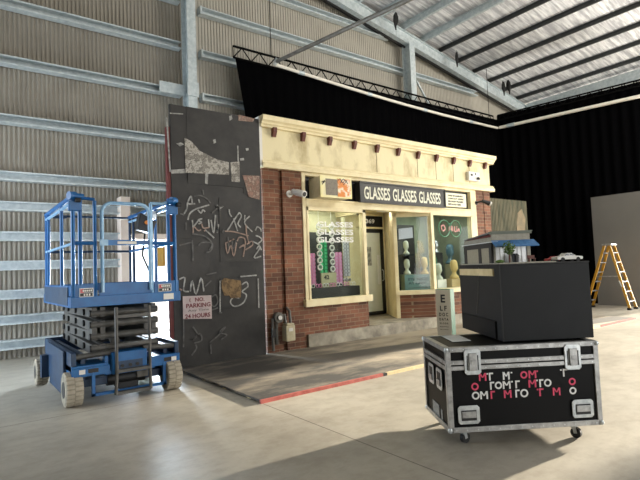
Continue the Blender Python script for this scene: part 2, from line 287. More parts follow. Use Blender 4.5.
def part(name, mb, m, parent, local=False, smooth=False, bevel=0, label=None, stuff=False):
    loc, rz = FRAME[parent.name]
    o = _link(name, mb, m, (0, 0, 0) if local else loc, 0 if local else rz, smooth, bevel)
    o.parent = parent; FRAME[o.name] = (loc, rz)
    if label: o['label'] = label
    if stuff: o['kind'] = 'stuff'
    return o
def islands(mb):
    n = len(mb.v); p = list(range(n))
    def find(i):
        while p[i] != i: p[i] = p[p[i]]; i = p[i]
        return i
    for f in mb.f:
        for i in f[1:]: p[find(i)] = find(f[0])
    G = {}
    for f in mb.f: G.setdefault(find(f[0]), []).append(f)
    out = []
    for k in sorted(G):
        b = MB(); m = {}
        for f in G[k]:
            for i in f:
                if i not in m: m[i] = len(b.v); b.v.append(mb.v[i])
            b.f.append(tuple(m[i] for i in f))
        out.append(b)
    return out
def parts(name, mb, m, parent, **kw):
    return [part(name, b, m, parent, **kw) for b in islands(mb)]
def solo(name, mb, m, label, cat, group=None, smooth=False, bevel=0):
    xs = [v[0] for v in mb.v]; ys = [v[1] for v in mb.v]; zs = [v[2] for v in mb.v]
    loc = ((min(xs) + max(xs)) / 2, (min(ys) + max(ys)) / 2, min(zs))
    o = _link(name, mb, m, loc, 0, smooth, bevel); o.location = loc; FRAME[o.name] = (loc, 0)
    return tag(o, label, cat, group)
def struct(name, mb, m, parent=None, smooth=False):
    o = _link(name, mb, m, (0, 0, 0), 0, smooth, 0); FRAME[o.name] = ((0, 0, 0), 0)
    if parent: o.parent = parent
    else: o['kind'] = 'structure'
    return o
def dup(root, loc, rz, label, group=None):
    r = root.copy(); COL.objects.link(r); r.location = loc; r.rotation_euler = (0, 0, rz); r['label'] = label
    if group: r['group'] = group
    for ch in list(root.children):
        c = ch.copy(); COL.objects.link(c); c.parent = r
        for g in list(ch.children):
            d = g.copy(); COL.objects.link(d); d.parent = c
    return r
X3, Y3, Z3 = (1, 0, 0), (0, 1, 0), (0, 0, 1)
FLOOR_A, FLOOR_B = rgb(152, 146, 134), rgb(180, 174, 160)
DECK_A, DECK_B, DECK_SHADE = rgb(66, 64, 61), rgb(172, 160, 140), rgb(84, 80, 74)
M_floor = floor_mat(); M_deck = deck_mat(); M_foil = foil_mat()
M_sheet = mat('taupe_wall_sheeting', rgb(140, 134, 123), rgb(152, 146, 135), 1.5, 0.5)
M_sheetR = mat('pale_wall_sheeting', rgb(190, 186, 176), rgb(204, 200, 190), 2, 0.5)
M_galv = mat('galvanised_steel', rgb(176, 188, 192), rgb(206, 214, 216), 9, 0.36, 0.2)
M_shadepurlin = mat('shaded_purlin_steel', rgb(40, 42, 42), rgb(56, 58, 58), 8, .5)  # galvanised purlins too; their shade is put into this dark colour
M_cream = mat('cream_paint', rgb(222, 205, 160), rgb(238, 226, 186), 3.0, 0.55, bump=.08, bscale=30)
M_frieze = mat('stained_cream_render', rgb(182, 166, 124), rgb(226, 214, 174), 1.6, 0.7, bump=.15, bscale=9, lo=.32, hi=.52, stretch=(1.6, 1, 0.8))
M_corbel = mat('red_brown_paint', rgb(84, 40, 28), rgb(106, 54, 40), 20, 0.6)
M_brick = brick_mat('red_brown_brick', rgb(140, 92, 68), rgb(84, 57, 47), rgb(150, 132, 108))
M_conc = mat('grey_footpath_concrete', rgb(120, 114, 102), rgb(172, 164, 146), 3, .8, bump=.3, bscale=12)
M_black = mat('matt_black_paint', rgb(20, 20, 21), None, rough=.5)
M_drape = mat('black_velvet', rgb(7, 7, 8), None, rough=1, spec=.0)
M_truss = mat('black_truss_steel', rgb(4, 4, 4), None, rough=.8, spec=.1)
M_hoard = mat('charcoal_painted_plywood', rgb(27, 27, 27), rgb(54, 52, 50), 1.7, .62, bump=.06, bscale=16)
M_hoard2 = mat('worn_charcoal_ply', rgb(34, 33, 33), rgb(52, 50, 48), 3, .65)
M_white = mat('white_paint', rgb(222, 220, 214), None, rough=.5)
M_chalk = mat('white_spray_paint', rgb(176, 176, 172), rgb(112, 112, 110), 14, .7)
M_dim = mat('faded_grey_spray_paint', rgb(104, 103, 101), rgb(66, 65, 64), 12, .7)
M_pinkspray = mat('pink_beige_spray_paint', rgb(160, 136, 122), rgb(112, 96, 88), 14, .7)
M_poster = collage_mat('torn_bill_layers', [rgb(140, 112, 70), rgb(60, 57, 53), rgb(150, 146, 138), rgb(90, 86, 80), rgb(186, 182, 174), rgb(128, 124, 116), rgb(204, 200, 192), rgb(76, 72, 68)], 7)
M_woodtorn = collage_mat('exposed_timber_shreds', [rgb(78, 60, 54), rgb(160, 126, 112), rgb(112, 90, 80), rgb(176, 156, 142), rgb(90, 70, 62)], 13)
M_brownpaper = collage_mat('torn_brown_paper', [rgb(58, 46, 32), rgb(140, 114, 78), rgb(84, 66, 44), rgb(150, 126, 90)], 9)
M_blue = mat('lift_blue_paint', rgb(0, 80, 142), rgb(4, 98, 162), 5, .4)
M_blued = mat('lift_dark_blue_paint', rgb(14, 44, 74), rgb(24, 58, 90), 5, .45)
M_pale = mat('worn_pale_blue_rail', rgb(150, 188, 218), rgb(112, 160, 200), 6, .35)
M_arm = mat('dark_grey_scissor_steel', rgb(62, 62, 60), rgb(86, 84, 80), 6, .5)
M_armd = mat('black_grease_steel', rgb(28, 28, 28), None, rough=.55)
M_tyre = mat('grey_nonmarking_rubber', rgb(132, 126, 112), rgb(164, 158, 142), 9, .85)
M_lug = mat('pale_tyre_tread', rgb(160, 152, 136), rgb(182, 174, 158), 9, .85)
M_alu = mat('worn_aluminium', rgb(140, 140, 138), rgb(180, 180, 178), 14, .4, .55)
M_latch = mat('zinc_plated_steel', rgb(176, 182, 184), rgb(208, 212, 212), 20, .32, .55)
M_case = mat('black_laminate', rgb(6, 6, 7), None, rough=.5, spec=.15)
M_plinth = mat('charcoal_mdf_paint', rgb(20, 22, 24), rgb(25, 27, 29), 3, .6, spec=.25)
M_plinth2 = mat('charcoal_side_panel', rgb(40, 40, 41), rgb(46, 46, 46), 3, .6, spec=.3)
M_pink = mat('pink_vinyl', rgb(214, 66, 100), None, rough=.5)
M_vinyl = mat('white_vinyl', rgb(226, 226, 224), None, rough=.5)
M_redtape = mat('red_painted_edge', rgb(158, 74, 66), rgb(184, 96, 86), 10, .7)
M_timber = mat('pale_timber', rgb(206, 186, 140), rgb(226, 208, 164), 8, .7)
M_yellow = mat('yellow_fibreglass', rgb(178, 128, 30), rgb(196, 146, 42), 9, .45)
M_greypanel = mat('grey_flat_paint', rgb(116, 114, 110), rgb(122, 120, 116), 1, .75)
M_fence = mat('weathered_green_grey_iron', rgb(78, 82, 66), rgb(124, 118, 96), 2.2, .8, stretch=(2.5, 1, .5))
M_pipe = mat('pale_grey_pipe', rgb(224, 218, 204), rgb(232, 228, 216), 8, .5)
M_pole = mat('dull_grey_steel_tube', rgb(120, 118, 112), rgb(142, 140, 134), 8, .45, .3)
M_glass = glass_mat('window_glass')
M_signblk = mat('black_sign_face', rgb(34, 34, 32), rgb(48, 47, 44), 8, .45)
M_signtxt = mat('cream_sign_letters', rgb(228, 226, 206), None, rough=.5)
M_notice = mat('ivory_notice_board', rgb(238, 236, 204), None, rough=.5)
M_green = mat('mint_green_paint', rgb(72, 116, 90), None, rough=.5)
M_mint = mat('pale_mint_glass_frame', rgb(84, 146, 114), None, rough=.3)
M_pinkfr = mat('pink_spectacle_plastic', rgb(226, 140, 190), None, rough=.3)
M_silver = mat('silver_spectacle_metal', rgb(190, 194, 204), None, rough=.25, metal=.5)
M_teal = mat('dusty_teal_card', rgb(112, 146, 148), None, rough=.6)
M_plaster = mat('white_plaster_mannequin', rgb(204, 210, 200), None, rough=.5)
M_wax = mat('yellowed_wax_mannequin', rgb(224, 196, 130), None, rough=.45)
M_gold = mat('tarnished_gold', rgb(150, 124, 70), rgb(190, 164, 100), 20, .35, .5)
M_bluefig = mat('blue_display_glass', rgb(58, 98, 118), None, rough=.25)
M_foliage = mat('model_foliage_green', rgb(64, 92, 36), rgb(96, 124, 52), 40, .8)
M_awning = mat('blue_awning_cloth', rgb(58, 112, 168), rgb(76, 132, 186), 30, .6)
M_modelgrey = mat('model_stone_grey', rgb(150, 146, 132), rgb(168, 164, 150), 30, .7)
M_modeldark = mat('model_dark_wall', rgb(62, 60, 58), None, rough=.7)
M_maroon = mat('maroon_board', rgb(104, 44, 42), None, rough=.6)
M_red = mat('red_enamel', rgb(176, 34, 40), None, rough=.3)
M_glassdk = mat('dark_model_glass', rgb(40, 46, 50), None, rough=.15)
M_paper = mat('white_paper', rgb(226, 228, 226), None, rough=.6)
M_rubber = mat('black_rubber', rgb(22, 22, 22), None, rough=.7)
M_doorcream = mat('pinkish_cream_steel', rgb(226, 210, 198), rgb(232, 218, 206), 5, .5)
M_meter = mat('beige_meter_casing', rgb(186, 176, 142), rgb(204, 194, 164), 10, .5)
M_steelgrey = mat('grey_painted_pipework', rgb(96, 94, 88), None, rough=.5)
M_lining = mat('cream_window_lining', rgb(168, 164, 132), rgb(186, 182, 150), 3, .7)
M_liningd = mat('dim_green_window_lining', rgb(112, 122, 104), rgb(134, 142, 120), 3, .7)
M_orange = mat('orange_sticker', rgb(222, 132, 44), rgb(238, 226, 200), 9, .5, lo=.46, hi=.6)
M_lbgrey = collage_mat('grey_flocked_ad_panel', [rgb(92, 86, 80), rgb(140, 132, 120), rgb(110, 104, 88)], 22)
M_paleyellow = mat('pale_yellow_box_face', rgb(236, 228, 190), rgb(238, 226, 140), 2, .5)
M_ply = mat('raw_plywood', rgb(150, 120, 84), rgb(172, 142, 104), 4, .8)
M_ctrl = mat('black_control_box', rgb(26, 26, 28), None, rough=.45)
M_decal = mat('grey_door_glass_film', rgb(206, 212, 196), rgb(216, 220, 206), 3, .35)

# ------------------------------------------------------------------ setting
def zp(x): return 9.83 - 0.1787 * (x - 12.66)          # underside of the purlins
def zr(x): return zp(x) + 0.22                          # roof sheet
struct('floor', MB().box(-4, 20.6, -9, 12.0, -0.15, 0), M_floor)
struct('ground', MB().box(-30, 60, -40, 60, -0.3, -0.16), mat('outdoor_concrete', rgb(176, 172, 164), rgb(190, 186, 178), 1, .9))
wb = MB(); fnb = lambda u, d, z: (u, 11.95 - d, z)
DX0, DX1, DZ = 3.27, 4.22, 2.44
wb.corr(-4, DX0, .0875, .022, fnb, lambda u: 0, zr); wb.corr(DX0, DX1, .0875, .022, fnb, lambda u: DZ, zr); wb.corr(DX1, 4.84, .0875, .022, fnb, lambda u: 0, zr)
wall_back = struct('wall_back', wb, M_sheet)
wb2 = MB(); wb2.corr(4.84, 20.6, .0875, .022, fnb, lambda u: 0, zr); struct('wall_sheet', wb2, mat('lit_wall_sheeting', rgb(168, 163, 152), rgb(180, 175, 164), 1.5, .5), wall_back)  # same sheeting; the brighter light on this bay is put into its colour
def girt(name, x0, x1, z, h=.19, y0=11.7, y1=11.9, endcap=False):
    b = MB(); t = .012
    b.box(x0, x1, y1 - t, y1, z - h / 2, z + h / 2)                    # web at the sheet
    b.box(x0, x1, y0, y1 - t, z - h / 2, z - h / 2 + t); b.box(x0, x1, y0, y1 - t, z + h / 2 - t, z + h / 2)
    b.box(x0, x1, y0, y0 + t, z - h / 2 + t, z - h / 2 + .035); b.box(x0, x1, y0, y0 + t, z + h / 2 - .03, z + h / 2 - t)
    if endcap: b.box(x0, x0 + .05, y0 - .01, y1, z - h / 2 - .01, z + h / 2 + .01)
    o = struct(name, b, M_galv, wall_back); return o
for z in (8.62, 7.40, 6.17, 4.93, 3.74): girt('girt', -4, 4.62, z)
for z in (3.12,): girt('girt', -4, 3.06, z); girt('girt', 3.27, 4.62, z)
for z in (2.50, 1.90, 1.31, .80, .30): girt('girt', -4, 3.06, z)
for z, x1 in ((8.50, 17.2), (7.33, 17.5), (6.17, 7.5), (9.6, 12.2)): girt('girt', 5.16, x1, z, endcap=True)
def column(x0, x1, yf, ztop):
    b = MB(); b.box(x0, x1, yf, yf + .03, 0, ztop); b.box(x0, x1, 11.67, 11.7, 0, ztop); b.box((x0 + x1) / 2 - .015, (x0 + x1) / 2 + .015, yf + .03, 11.67, 0, ztop)
    return struct('column', b, M_galv, wall_back)
column(4.63, 4.86, 11.32, zp(4.9)); column(12.76, 13.02, 11.32, zp(13) - .35)
struct('bracket', MB().box(4.0, 4.64, 11.57, 11.59, 6.05, 6.32).box(4.60, 4.89, 11.29, 11.32, 5.98, 6.34), M_galv, wall_back)
struct('brace', MB().bar((13.25, 11.5, 8.15), (14.0, 11.5, 7.2), .06, .06), M_galv, wall_back)
# gable rafter
rf = MB()
def slab(x0, x1, y0, y1, d0, d1): # band under the purlins: d0 top, d1 bottom
    rf.hexa([(x0, y0, zp(x0) - d1), (x1, y0, zp(x1) - d1), (x1, y1, zp(x1) - d1), (x0, y1, zp(x0) - d1)], [(x0, y0, zp(x0) - d0), (x1, y0, zp(x1) - d0), (x1, y1, zp(x1) - d0), (x0, y1, zp(x0) - d0)])
slab(-4, 20.5, 11.40, 11.60, 0, .02); slab(-4, 20.5, 11.49, 11.51, .02, .40); slab(-4, 20.5, 11.40, 11.60, .40, .42)
struct('rafter', rf, M_galv, wall_back)
rf = MB(); slab(-4, 20.5, 11.62, 11.72, .36, .46); struct('rafter_shade_strip', rf, M_armd, wall_back)  # dark strip added for the shadow line under the rafter
# roof
rb = MB()
rb.hexa([(-4, -9, zr(-4)), (20.7, -9, zr(20.7)), (20.7, 12, zr(20.7)), (-4, 12, zr(-4))], [(-4, -9, zr(-4) + .1), (20.7, -9, zr(20.7) + .1), (20.7, 12, zr(20.7) + .1), (-4, 12, zr(-4) + .1)])
ceiling = struct('ceiling', rb, M_foil)
for k in range(23):
    x = 19.75 - 1.022 * k
    dk = x >= 14.2; b = MB(); w = .06 if dk else .075; z = zp(x) + (.08 if dk else 0); t = .012; zt = zp(x) + .2
    b.box(x - t, x, -9, 11.55, z, zt); b.box(x, x + w, -9, 11.55, z, z + t); b.box(x - w, x, -9, 11.55, zt - t, zt); b.box(x + w - t, x + w, -9, 11.55, z, z + .025)
    struct('purlin', b, M_galv if x < 14.2 else M_shadepurlin, ceiling)
# side walls
wr = MB(); fnr = lambda u, d, z: (20.62 - d, u, z)
wr.corr(5.4, 11.95, .1, .03, fnr, lambda u: 0, lambda u: 8.6); wr.corr(-9, 5.4, .1, .03, fnr, lambda u: 3.40, lambda u: 8.6); wr.corr(-9, .6, .1, .03, fnr, lambda u: 0, lambda u: 3.40)
wall_right = struct('wall_right', wr, M_sheetR)
struct('beam', MB().box(20.30, 20.5, -9, 11.4, 8.12, 8.52), M_galv, wall_right)
wl = MB(); fnl = lambda u, d, z: (-4 + d, u, z)
wl.corr(-9, 7.6, .0875, .022, fnl, lambda u: 0, lambda u: zr(-4)); wl.corr(7.6, 11.4, .0875, .022, fnl, lambda u: 3.6, lambda u: zr(-4)); wl.corr(11.4, 11.95, .0875, .022, fnl, lambda u: 0, lambda u: zr(-4))
struct('wall_left', wl, M_sheet)
fnf = lambda u, d, z: (u, -9 + d, z)
wf = MB(); wf.corr(-4, 20.6, .0875, .022, fnf, lambda u: 5.5, zr); wf.corr(-4, 1, .0875, .022, fnf, lambda u: 0, lambda u: 5.5); wf.corr(10, 20.6, .0875, .022, fnf, lambda u: 0, lambda u: 5.5)
struct('wall_front', wf, M_sheet)
# back doorway, open to the daylight
dj = MB().box(3.06, 3.27, 11.6, 11.97, 0, 3.42).box(3.27, 4.36, 11.72, 11.97, DZ, DZ + .14).box(4.22, 4.36, 11.6, 11.97, 0, DZ)
struct('door_1', dj, M_doorcream)

# ------------------------------------------------------------------ drapes, truss, pipes
def drape(pts, ztop, zbot, amp=.035, wl=.34, thick=.012, gather=0.0):
    b = MB(); L = 0; P = []
    for i in range(len(pts) - 1):
        p, q = Vector(pts[i] + (0,)), Vector(pts[i + 1] + (0,)); d = (q - p); n = max(2, int(d.length / .05)); nn = Vector((-d.y, d.x, 0)).normalized()
        for k in range(n + (1 if i == len(pts) - 2 else 0)):
            t = k / n; s_ = L + t * d.length
            P.append((p + d * t, nn, s_))
        L += d.length
    m = len(P); vs = []
    zs = [(0, .35), (.1, .7), (.2, .85), (.5, 1.0), (1, 1.1)]
    for side in (0, thick):
        for (p, nn, s_) in P:
            for (f, am) in zs:
                z = ztop(s_) + (zbot - ztop(s_)) * f
                o = nn * (amp * am * math.sin(2 * PI * s_ / wl + .6 * math.sin(s_ * 1.7)) + side)
                gx = gather * min(1.0, f / .2) * max(0.0, 1 - s_ / 1.6)
                vs.append((p.x + o.x + gx, p.y + o.y, z))
    k = len(zs); fs = []
    for sd in (0, 1):
        off = sd * m * k
        for i in range(m - 1):
            for j in range(k - 1):
                f = (off + i * k + j, off + (i + 1) * k + j, off + (i + 1) * k + j + 1, off + i * k + j + 1)
                fs.append(f if sd else tuple(reversed(f)))
    b.add(vs, fs); return b
CX, CY = 17.25, 11.12
solo('stage_drape', drape([(5.87, CY + .05), (CX + .45, CY + .05)], lambda s: 7.16 + .014 * s, 0.0, gather=.24), M_drape, 'wide black drape hanging behind the shop from the back truss', 'curtain', smooth=True)
RX, RY = 18.22, 6.18
solo('stage_drape', drape([(CX + .14, CY - .07), (RX + .1, RY)], lambda s: 7.40, 0.0), M_drape, 'black drape behind the yellow ladder and the grey panel', 'curtain', smooth=True)
def truss(p, q, h, n):
    p = Vector(p); q = Vector(q); d = (q - p) / n; c = MB(); c.tube([p, q], .027, 6); c2 = MB(); c2.tube([p + Vector((0, 0, h)), q + Vector((0, 0, h))], .03, 6)
    w = MB()
    for i in range(n):
        a = p + d * i; m_ = p + d * (i + .5) + Vector((0, 0, h)); w.tube([a, m_], .016, 5); w.tube([m_, p + d * (i + 1)], .016, 5)
    w.tube([p, p + Vector((0, 0, h))], .014, 5); w.tube([q, q + Vector((0, 0, h))], .014, 5)
    return c, c2, w
t = thing('lighting_truss', 'black lattice truss above the wide drape, running behind the shop', 'truss', (5.85, CY, 7.14))
a, b_, c_ = truss((5.78, CY, 7.14), (CX, CY, 7.10), .30, 22)
part('bottom_chord', a, M_truss, t); part('top_chord', b_, M_truss, t); part('lacing', c_, M_truss, t)
t = thing('lighting_truss', 'black lattice truss above the drape that hangs behind the yellow ladder', 'truss', (CX, CY, 7.1))
a, b_, c_ = truss((CX - .02, CY - .2, 7.17), (RX - .04, RY, 7.22), .20, 14)
part('bottom_chord', a, M_truss, t); part('top_chord', b_, M_truss, t); part('lacing', c_, M_truss, t)
sag = [(6.93 + (CX - .05 - 6.93) * k / 12, CY - .2, 7.13 - .27 * k / 12 - .10 * math.sin(PI * k / 12)) for k in range(13)]
t = thing('curtain_pipe', 'pale pipe along the top of the wide drape behind the shop', 'pipe', (6.93, CY - .2, 7.1))
part('tube', MB().tube(sag, .045, 10), M_pipe, t, smooth=True)
for k in (1, 4, 7, 10): part('coupling', MB().tube([Vector(sag[k]) + Vector((-.09, 0, .003)), Vector(sag[k]) + Vector((.09, 0, -.003))], .056, 10), M_galv, t, smooth=True)
t = thing('curtain_pipe', 'pale pipe along the drape above the yellow ladder and grey flat', 'pipe', (CX, CY - .25, 6.87))
part('tube', MB().tube([(CX, CY - .25, 6.87), (RX - .05, RY, 6.87)], .06, 10), M_pipe, t, smooth=True)
part('coupling', MB().tube([(CX + .05, CY - .55, 6.87), (CX + .1, CY - .85, 6.87)], .07, 10), M_galv, t, smooth=True)
t = thing('overhead_pole', 'long dull grey tube slanting overhead from the truss to the silver roof', 'pole', (6.93, CY - .2, 7.18))
part('tube', MB().tube([(6.93, CY - .25, 7.19), (7.629, 6.692, 7.15), (8.2, 2.9, 7.13)], .052, 10), M_pole, t, smooth=True)
part('swivel_clamp', MB().tube([(6.90, CY - .2, 7.12), (6.95, CY - .3, 7.26)], .06, 8), M_latch, t)
# lifting clamps under the purlins, thin suspension cables
CL = [((11.77, 10.98, 9.99), 'black lifting clamp hanging from the roof beside the overhead pole'), ((14.94, 10.98, 9.42), 'lone black lifting clamp hanging from the first dark purlin'), ((17.92, 11.0, 8.9), 'black lifting clamp of the close pair, the one nearer the overhead pole'), ((18.3, 11.0, 9.02), 'black lifting clamp of the close pair, the one nearer the yellow ladder')]
for k, (p, lab) in enumerate(CL):
    if k == 0:
        c0 = thing('lifting_clamp', lab, 'clamp', p, 0, 'lifting clamps under the roof')
        part('jaw', MB().tube([(0, 0, .02), (-.04, 0, -.10), (-.055, 0, -.28), (-.02, 0, -.58)], [.03, .05, .055, .02], 8), M_rubber, c0, local=True)
        part('jaw', MB().tube([(.02, 0, .02), (.06, 0, -.12), (.05, 0, -.26), (.01, 0, -.42)], [.03, .045, .05, .02], 8), M_rubber, c0, local=True)
        part('shackle', MB().ring((0, 0, .02), (0, 1, 0), .05, .014, 14), M_latch, c0, local=True)
        part('pull_cord', MB().tube([(0, 0, -.5), (0, 0, -.95)], .008, 5), M_galv, c0, local=True)
    else: dup(c0, p, .5 * k, lab)
solo('suspension_cable', MB().tube([(6.93, CY, zr(6.93) - .02), (6.93, CY, 7.46)], .011, 6), M_truss, 'thin dark cable holding the truss where the grey overhead pole starts', 'cable')
solo('suspension_cable', MB().tube([(16.95, CY - .02, zr(16.95) - .02), (16.95, CY - .02, 7.42)], .011, 6), M_truss, 'thin dark cable dropping from the silver roof to the corner of the truss', 'cable')

# ------------------------------------------------------------------ the shop front
YF = 8.05
shop = thing('shop_facade', 'brick shop front with cream frieze, red corbels and recessed door', 'shop front', (8.45, 8.05, 0.04))
fr = MB().box(4.74, 12.13, YF, YF + .3, 3.60, 4.42)
fz = part('frieze', fr, M_frieze, shop)
sm = MB()
for x in (7.76, 9.14, 9.83, 10.52, 11.21): sm.box(x - .006, x + .006, YF - .004, YF + .01, 3.73, 4.30)
part('panel_seam', sm, mat('dark_seam_stain', rgb(120, 104, 76), None, rough=.8), fz)
def mould(prof, x0, x1): # prof (out, z) from the wall at YF
    b = MB(); k = len(prof); vs = [(x, YF - p[0], p[1]) for x in (x0, x1) for p in prof]
    return b.add(vs, [tuple(range(k)), tuple(reversed(range(k, 2 * k)))] + [(i, (i + 1) % k, (i + 1) % k + k, i + k) for i in range(k)])
part('cornice', mould([(-.32, 4.36), (.05, 4.36), (.06, 4.40), (.09, 4.42), (.10, 4.45), (.14, 4.48), (.15, 4.57), (-.32, 4.57)], 4.70, 12.30), M_cream, shop)
part('lower_moulding', mould([(-.3, 3.57), (.06, 3.57), (.07, 3.65), (.04, 3.67), (.04, 3.70), (.0, 3.74), (-.3, 3.74)], 4.72, 12.26), M_cream, shop)
for i in range(11):
    x = 5.0 + .689 * i
    part('corbel', MB().prism([(0, .02), (.05, .01), (.10, .12), (.10, .19), (0, .19)], (x - .038, YF, 4.18), (0, -1, 0), Z3, (.076, 0, 0)), M_corbel, shop)
part('end_board', MB().box(4.68, 4.74, YF - .02, YF + .3, 3.6, 4.56), M_white, shop)
YB = 8.075
def pier(x0, x1, y, z0=.04): return MB().box(x0, x1, y, y + .3, z0, 3.58)
part('brick_pier', pier(4.74, 5.10, YB), M_brick, shop); part('brick_pier', pier(5.19, 5.645, YB), M_brick, shop)
part('pier_joint', MB().box(5.095, 5.195, YB + .07, YB + .3, .04, 3.58), M_brick, shop)
part('brick_pier', pier(11.44, 11.80, YB), M_brick, shop); part('brick_pier', pier(11.835, 12.13, YB), M_brick, shop)
part('pier_joint', MB().box(11.79, 11.84, YB + .06, YB + .3, .04, 3.58), M_armd, shop)
# base step slab with the entry floor
part('step', MB().prism([(5.66, 8.02), (12.13, 8.02), (12.13, 8.4), (9.7, 8.4), (9.7, 9.8), (7.2, 9.8), (7.2, 8.4), (5.66, 8.4)], (0, 0, .04), X3, Y3, (0, 0, .25)), M_conc, shop)
part('stallriser', MB().box(5.645, 7.34, YB, YB + .25, .29, .86), M_brick, shop)
part('stallriser', MB().prism([(9.56, YB), (11.44, YB), (11.44, YB + .25), (9.62, YB + .25), (8.95, 8.75), (8.80, 8.64)], (0, 0, .29), X3, Y3, (0, 0, .58)), M_brick, shop)
# timber frames
fm = MB(); f0, f1 = YF, YF + .12
fm.box(5.645, 5.73, f0, f1, .98, 3.58); fm.box(11.2, 11.44, f0, f1, .98, 3.58)
fm.box(5.73, 11.2, f0, f1, 2.87, 3.02); fm.box(5.73, 11.2, f0 - .025, f1, 2.99, 3.03); fm.box(5.73, 11.2, f0, f1, 3.50, 3.58)
part('shopfront_frame', fm, M_cream, shop, bevel=.008)
part('sign_recess', MB().box(5.73, 11.2, f1 - .02, f1 + .02, 3.03, 3.50), M_black, shop)
w = MB().box(5.73, 5.78, f0 - .01, f1, .98, 2.87).box(7.25, 7.34, f0 - .01, f1, .98, 2.87).box(5.73, 7.34, f0 - .01, f1, 2.79, 2.88).box(5.60, 7.40, f0 - .07, f1 + .1, .84, .98)
wd = part('window_frame', w, M_cream, shop, bevel=.006)
gp = part('window_pane', MB().box(5.78, 7.25, YF + .05, YF + .056, .98, 2.79), M_glass, shop)
tx = MB()
for i in range(3): tx.text('GLASSES', (6.02, YF + .045, 2.46 - .162 * i), X3, Z3, .98, .115, (0, -.003, 0), bold=.025)
part('window_lettering', tx, M_vinyl, gp, label='three rows of white window lettering')
# left window return inside the entry
part('side_pane', MB().box(7.28, 7.286, YF + .12, 9.5, .98, 2.79), M_glass, shop)
part('side_frame', MB().box(7.24, 7.32, 9.45, 9.6, .29, 3.0).box(7.24, 7.32, YF + .12, 9.6, 2.79, 2.9).box(7.2, 7.34, YF + .12, 9.6, .9, .98).box(7.22, 7.34, YF + .3, 9.6, .29, .9), M_cream, shop)
# splayed and flat right-hand windows
S0, S1 = Vector((8.80, 8.62, 0)), Vector((9.56, 8.05, 0)); SU = (S1 - S0).normalized(); SN = Vector((-SU.y, SU.x, 0))
if SN.y > 0: SN = -SN
def sp(b, a0, a1, n0, n1, z0, z1):
    q = [S0 + SU * a0 + SN * n0, S0 + SU * a1 + SN * n0, S0 + SU * a1 + SN * n1, S0 + SU * a0 + SN * n1]
    return b.hexa([(p.x, p.y, z0) for p in q], [(p.x, p.y, z1) for p in q])
SL = (S1 - S0).length
w = MB(); sp(w, -.02, .07, -.08, 0, .29, 3.0); sp(w, SL - .05, SL + .0, -.08, 0, .9, 2.9); sp(w, 0, SL, -.08, 0, 2.80, 2.92); sp(w, -.03, SL, -.1, .05, .86, .97)
part('window_frame', w, M_cream, shop, bevel=.005)
w = MB().box(9.52, 9.62, f0 - .01, f1, .97, 2.9).box(9.6, 11.26, f0 - .01, f1, 2.83, 2.9).box(11.16, 11.24, f0 - .01, f1, .97, 2.87).box(9.54, 11.48, f0 - .06, f1 + .1, .86, .97)
part('window_frame', w, M_cream, shop, bevel=.005)
w = MB(); sp(w, .07, SL - .05, -.045, -.04, .97, 2.80); part('window_pane', w, M_glass, shop)
gp2 = part('window_pane', MB().box(9.62, 11.16, YF + .05, YF + .056, .97, 2.83), M_glass, shop)
n1 = MB()
for cx in (10.09, 10.55): n1.ring((cx, YF + .044, 2.5), Y3, .215, .011, 30, 6)
n1.tube([(10.27, YF + .044, 2.6), (10.32, YF + .044, 2.64), (10.37, YF + .044, 2.6)], .011, 6)
part('spectacles_emblem', n1, M_mint, gp2, label='mint green outline of round spectacles')
n2 = MB()
for st in ([(10.0, 2.45), (9.98, 2.55), (10.08, 2.58), (10.12, 2.48), (10.03, 2.43)], [(10.28, 2.43), (10.3, 2.56), (10.36, 2.45), (10.4, 2.57), (10.43, 2.43)], [(10.5, 2.56), (10.5, 2.44), (10.58, 2.44), (10.6, 2.56), (10.61, 2.43), (10.68, 2.5), (10.7, 2.42)]):
    n2.stroke(st, (0, YF + .046, 0), X3, Z3, .035, (0, -.004, 0))
part('pink_lettering', n2, mat('salmon_window_paint', rgb(180, 120, 112), None, rough=.5), gp2)
# window linings (display boxes)
part('window_lining', MB().box(5.7, 7.25, 8.98, 9.02, .9, 3.0).box(5.68, 5.73, 8.18, 9.0, .9, 3.0).box(5.7, 7.25, 8.17, 9.0, .86, .92).box(5.7, 7.25, 8.17, 9.0, 2.95, 3.0), M_lining, shop)
part('window_lining', MB().box(9.3, 11.5, 9.3, 9.34, .86, 3.0).box(11.4, 11.45, 8.2, 9.3, .86, 3.0).prism([(8.86, 8.68), (9.58, 8.17), (11.4, 8.17), (11.4, 9.3), (9.3, 9.3)], (0, 0, .88), X3, Y3, (0, 0, .04)).prism([(8.86, 8.68), (9.58, 8.17), (11.4, 8.17), (11.4, 9.3), (9.3, 9.3)], (0, 0, 2.95), X3, Y3, (0, 0, .05)), M_liningd, shop)
part('entry_wall', MB().prism([(8.80, 8.66), (8.9, 8.74), (9.62, 9.7), (9.5, 9.7)], (0, 0, .29), X3, Y3, (0, 0, 2.75)), M_cream, shop)
part('entry_ceiling', MB().box(7.2, 9.8, 8.18, 9.9, 3.02, 3.06), M_cream, shop)
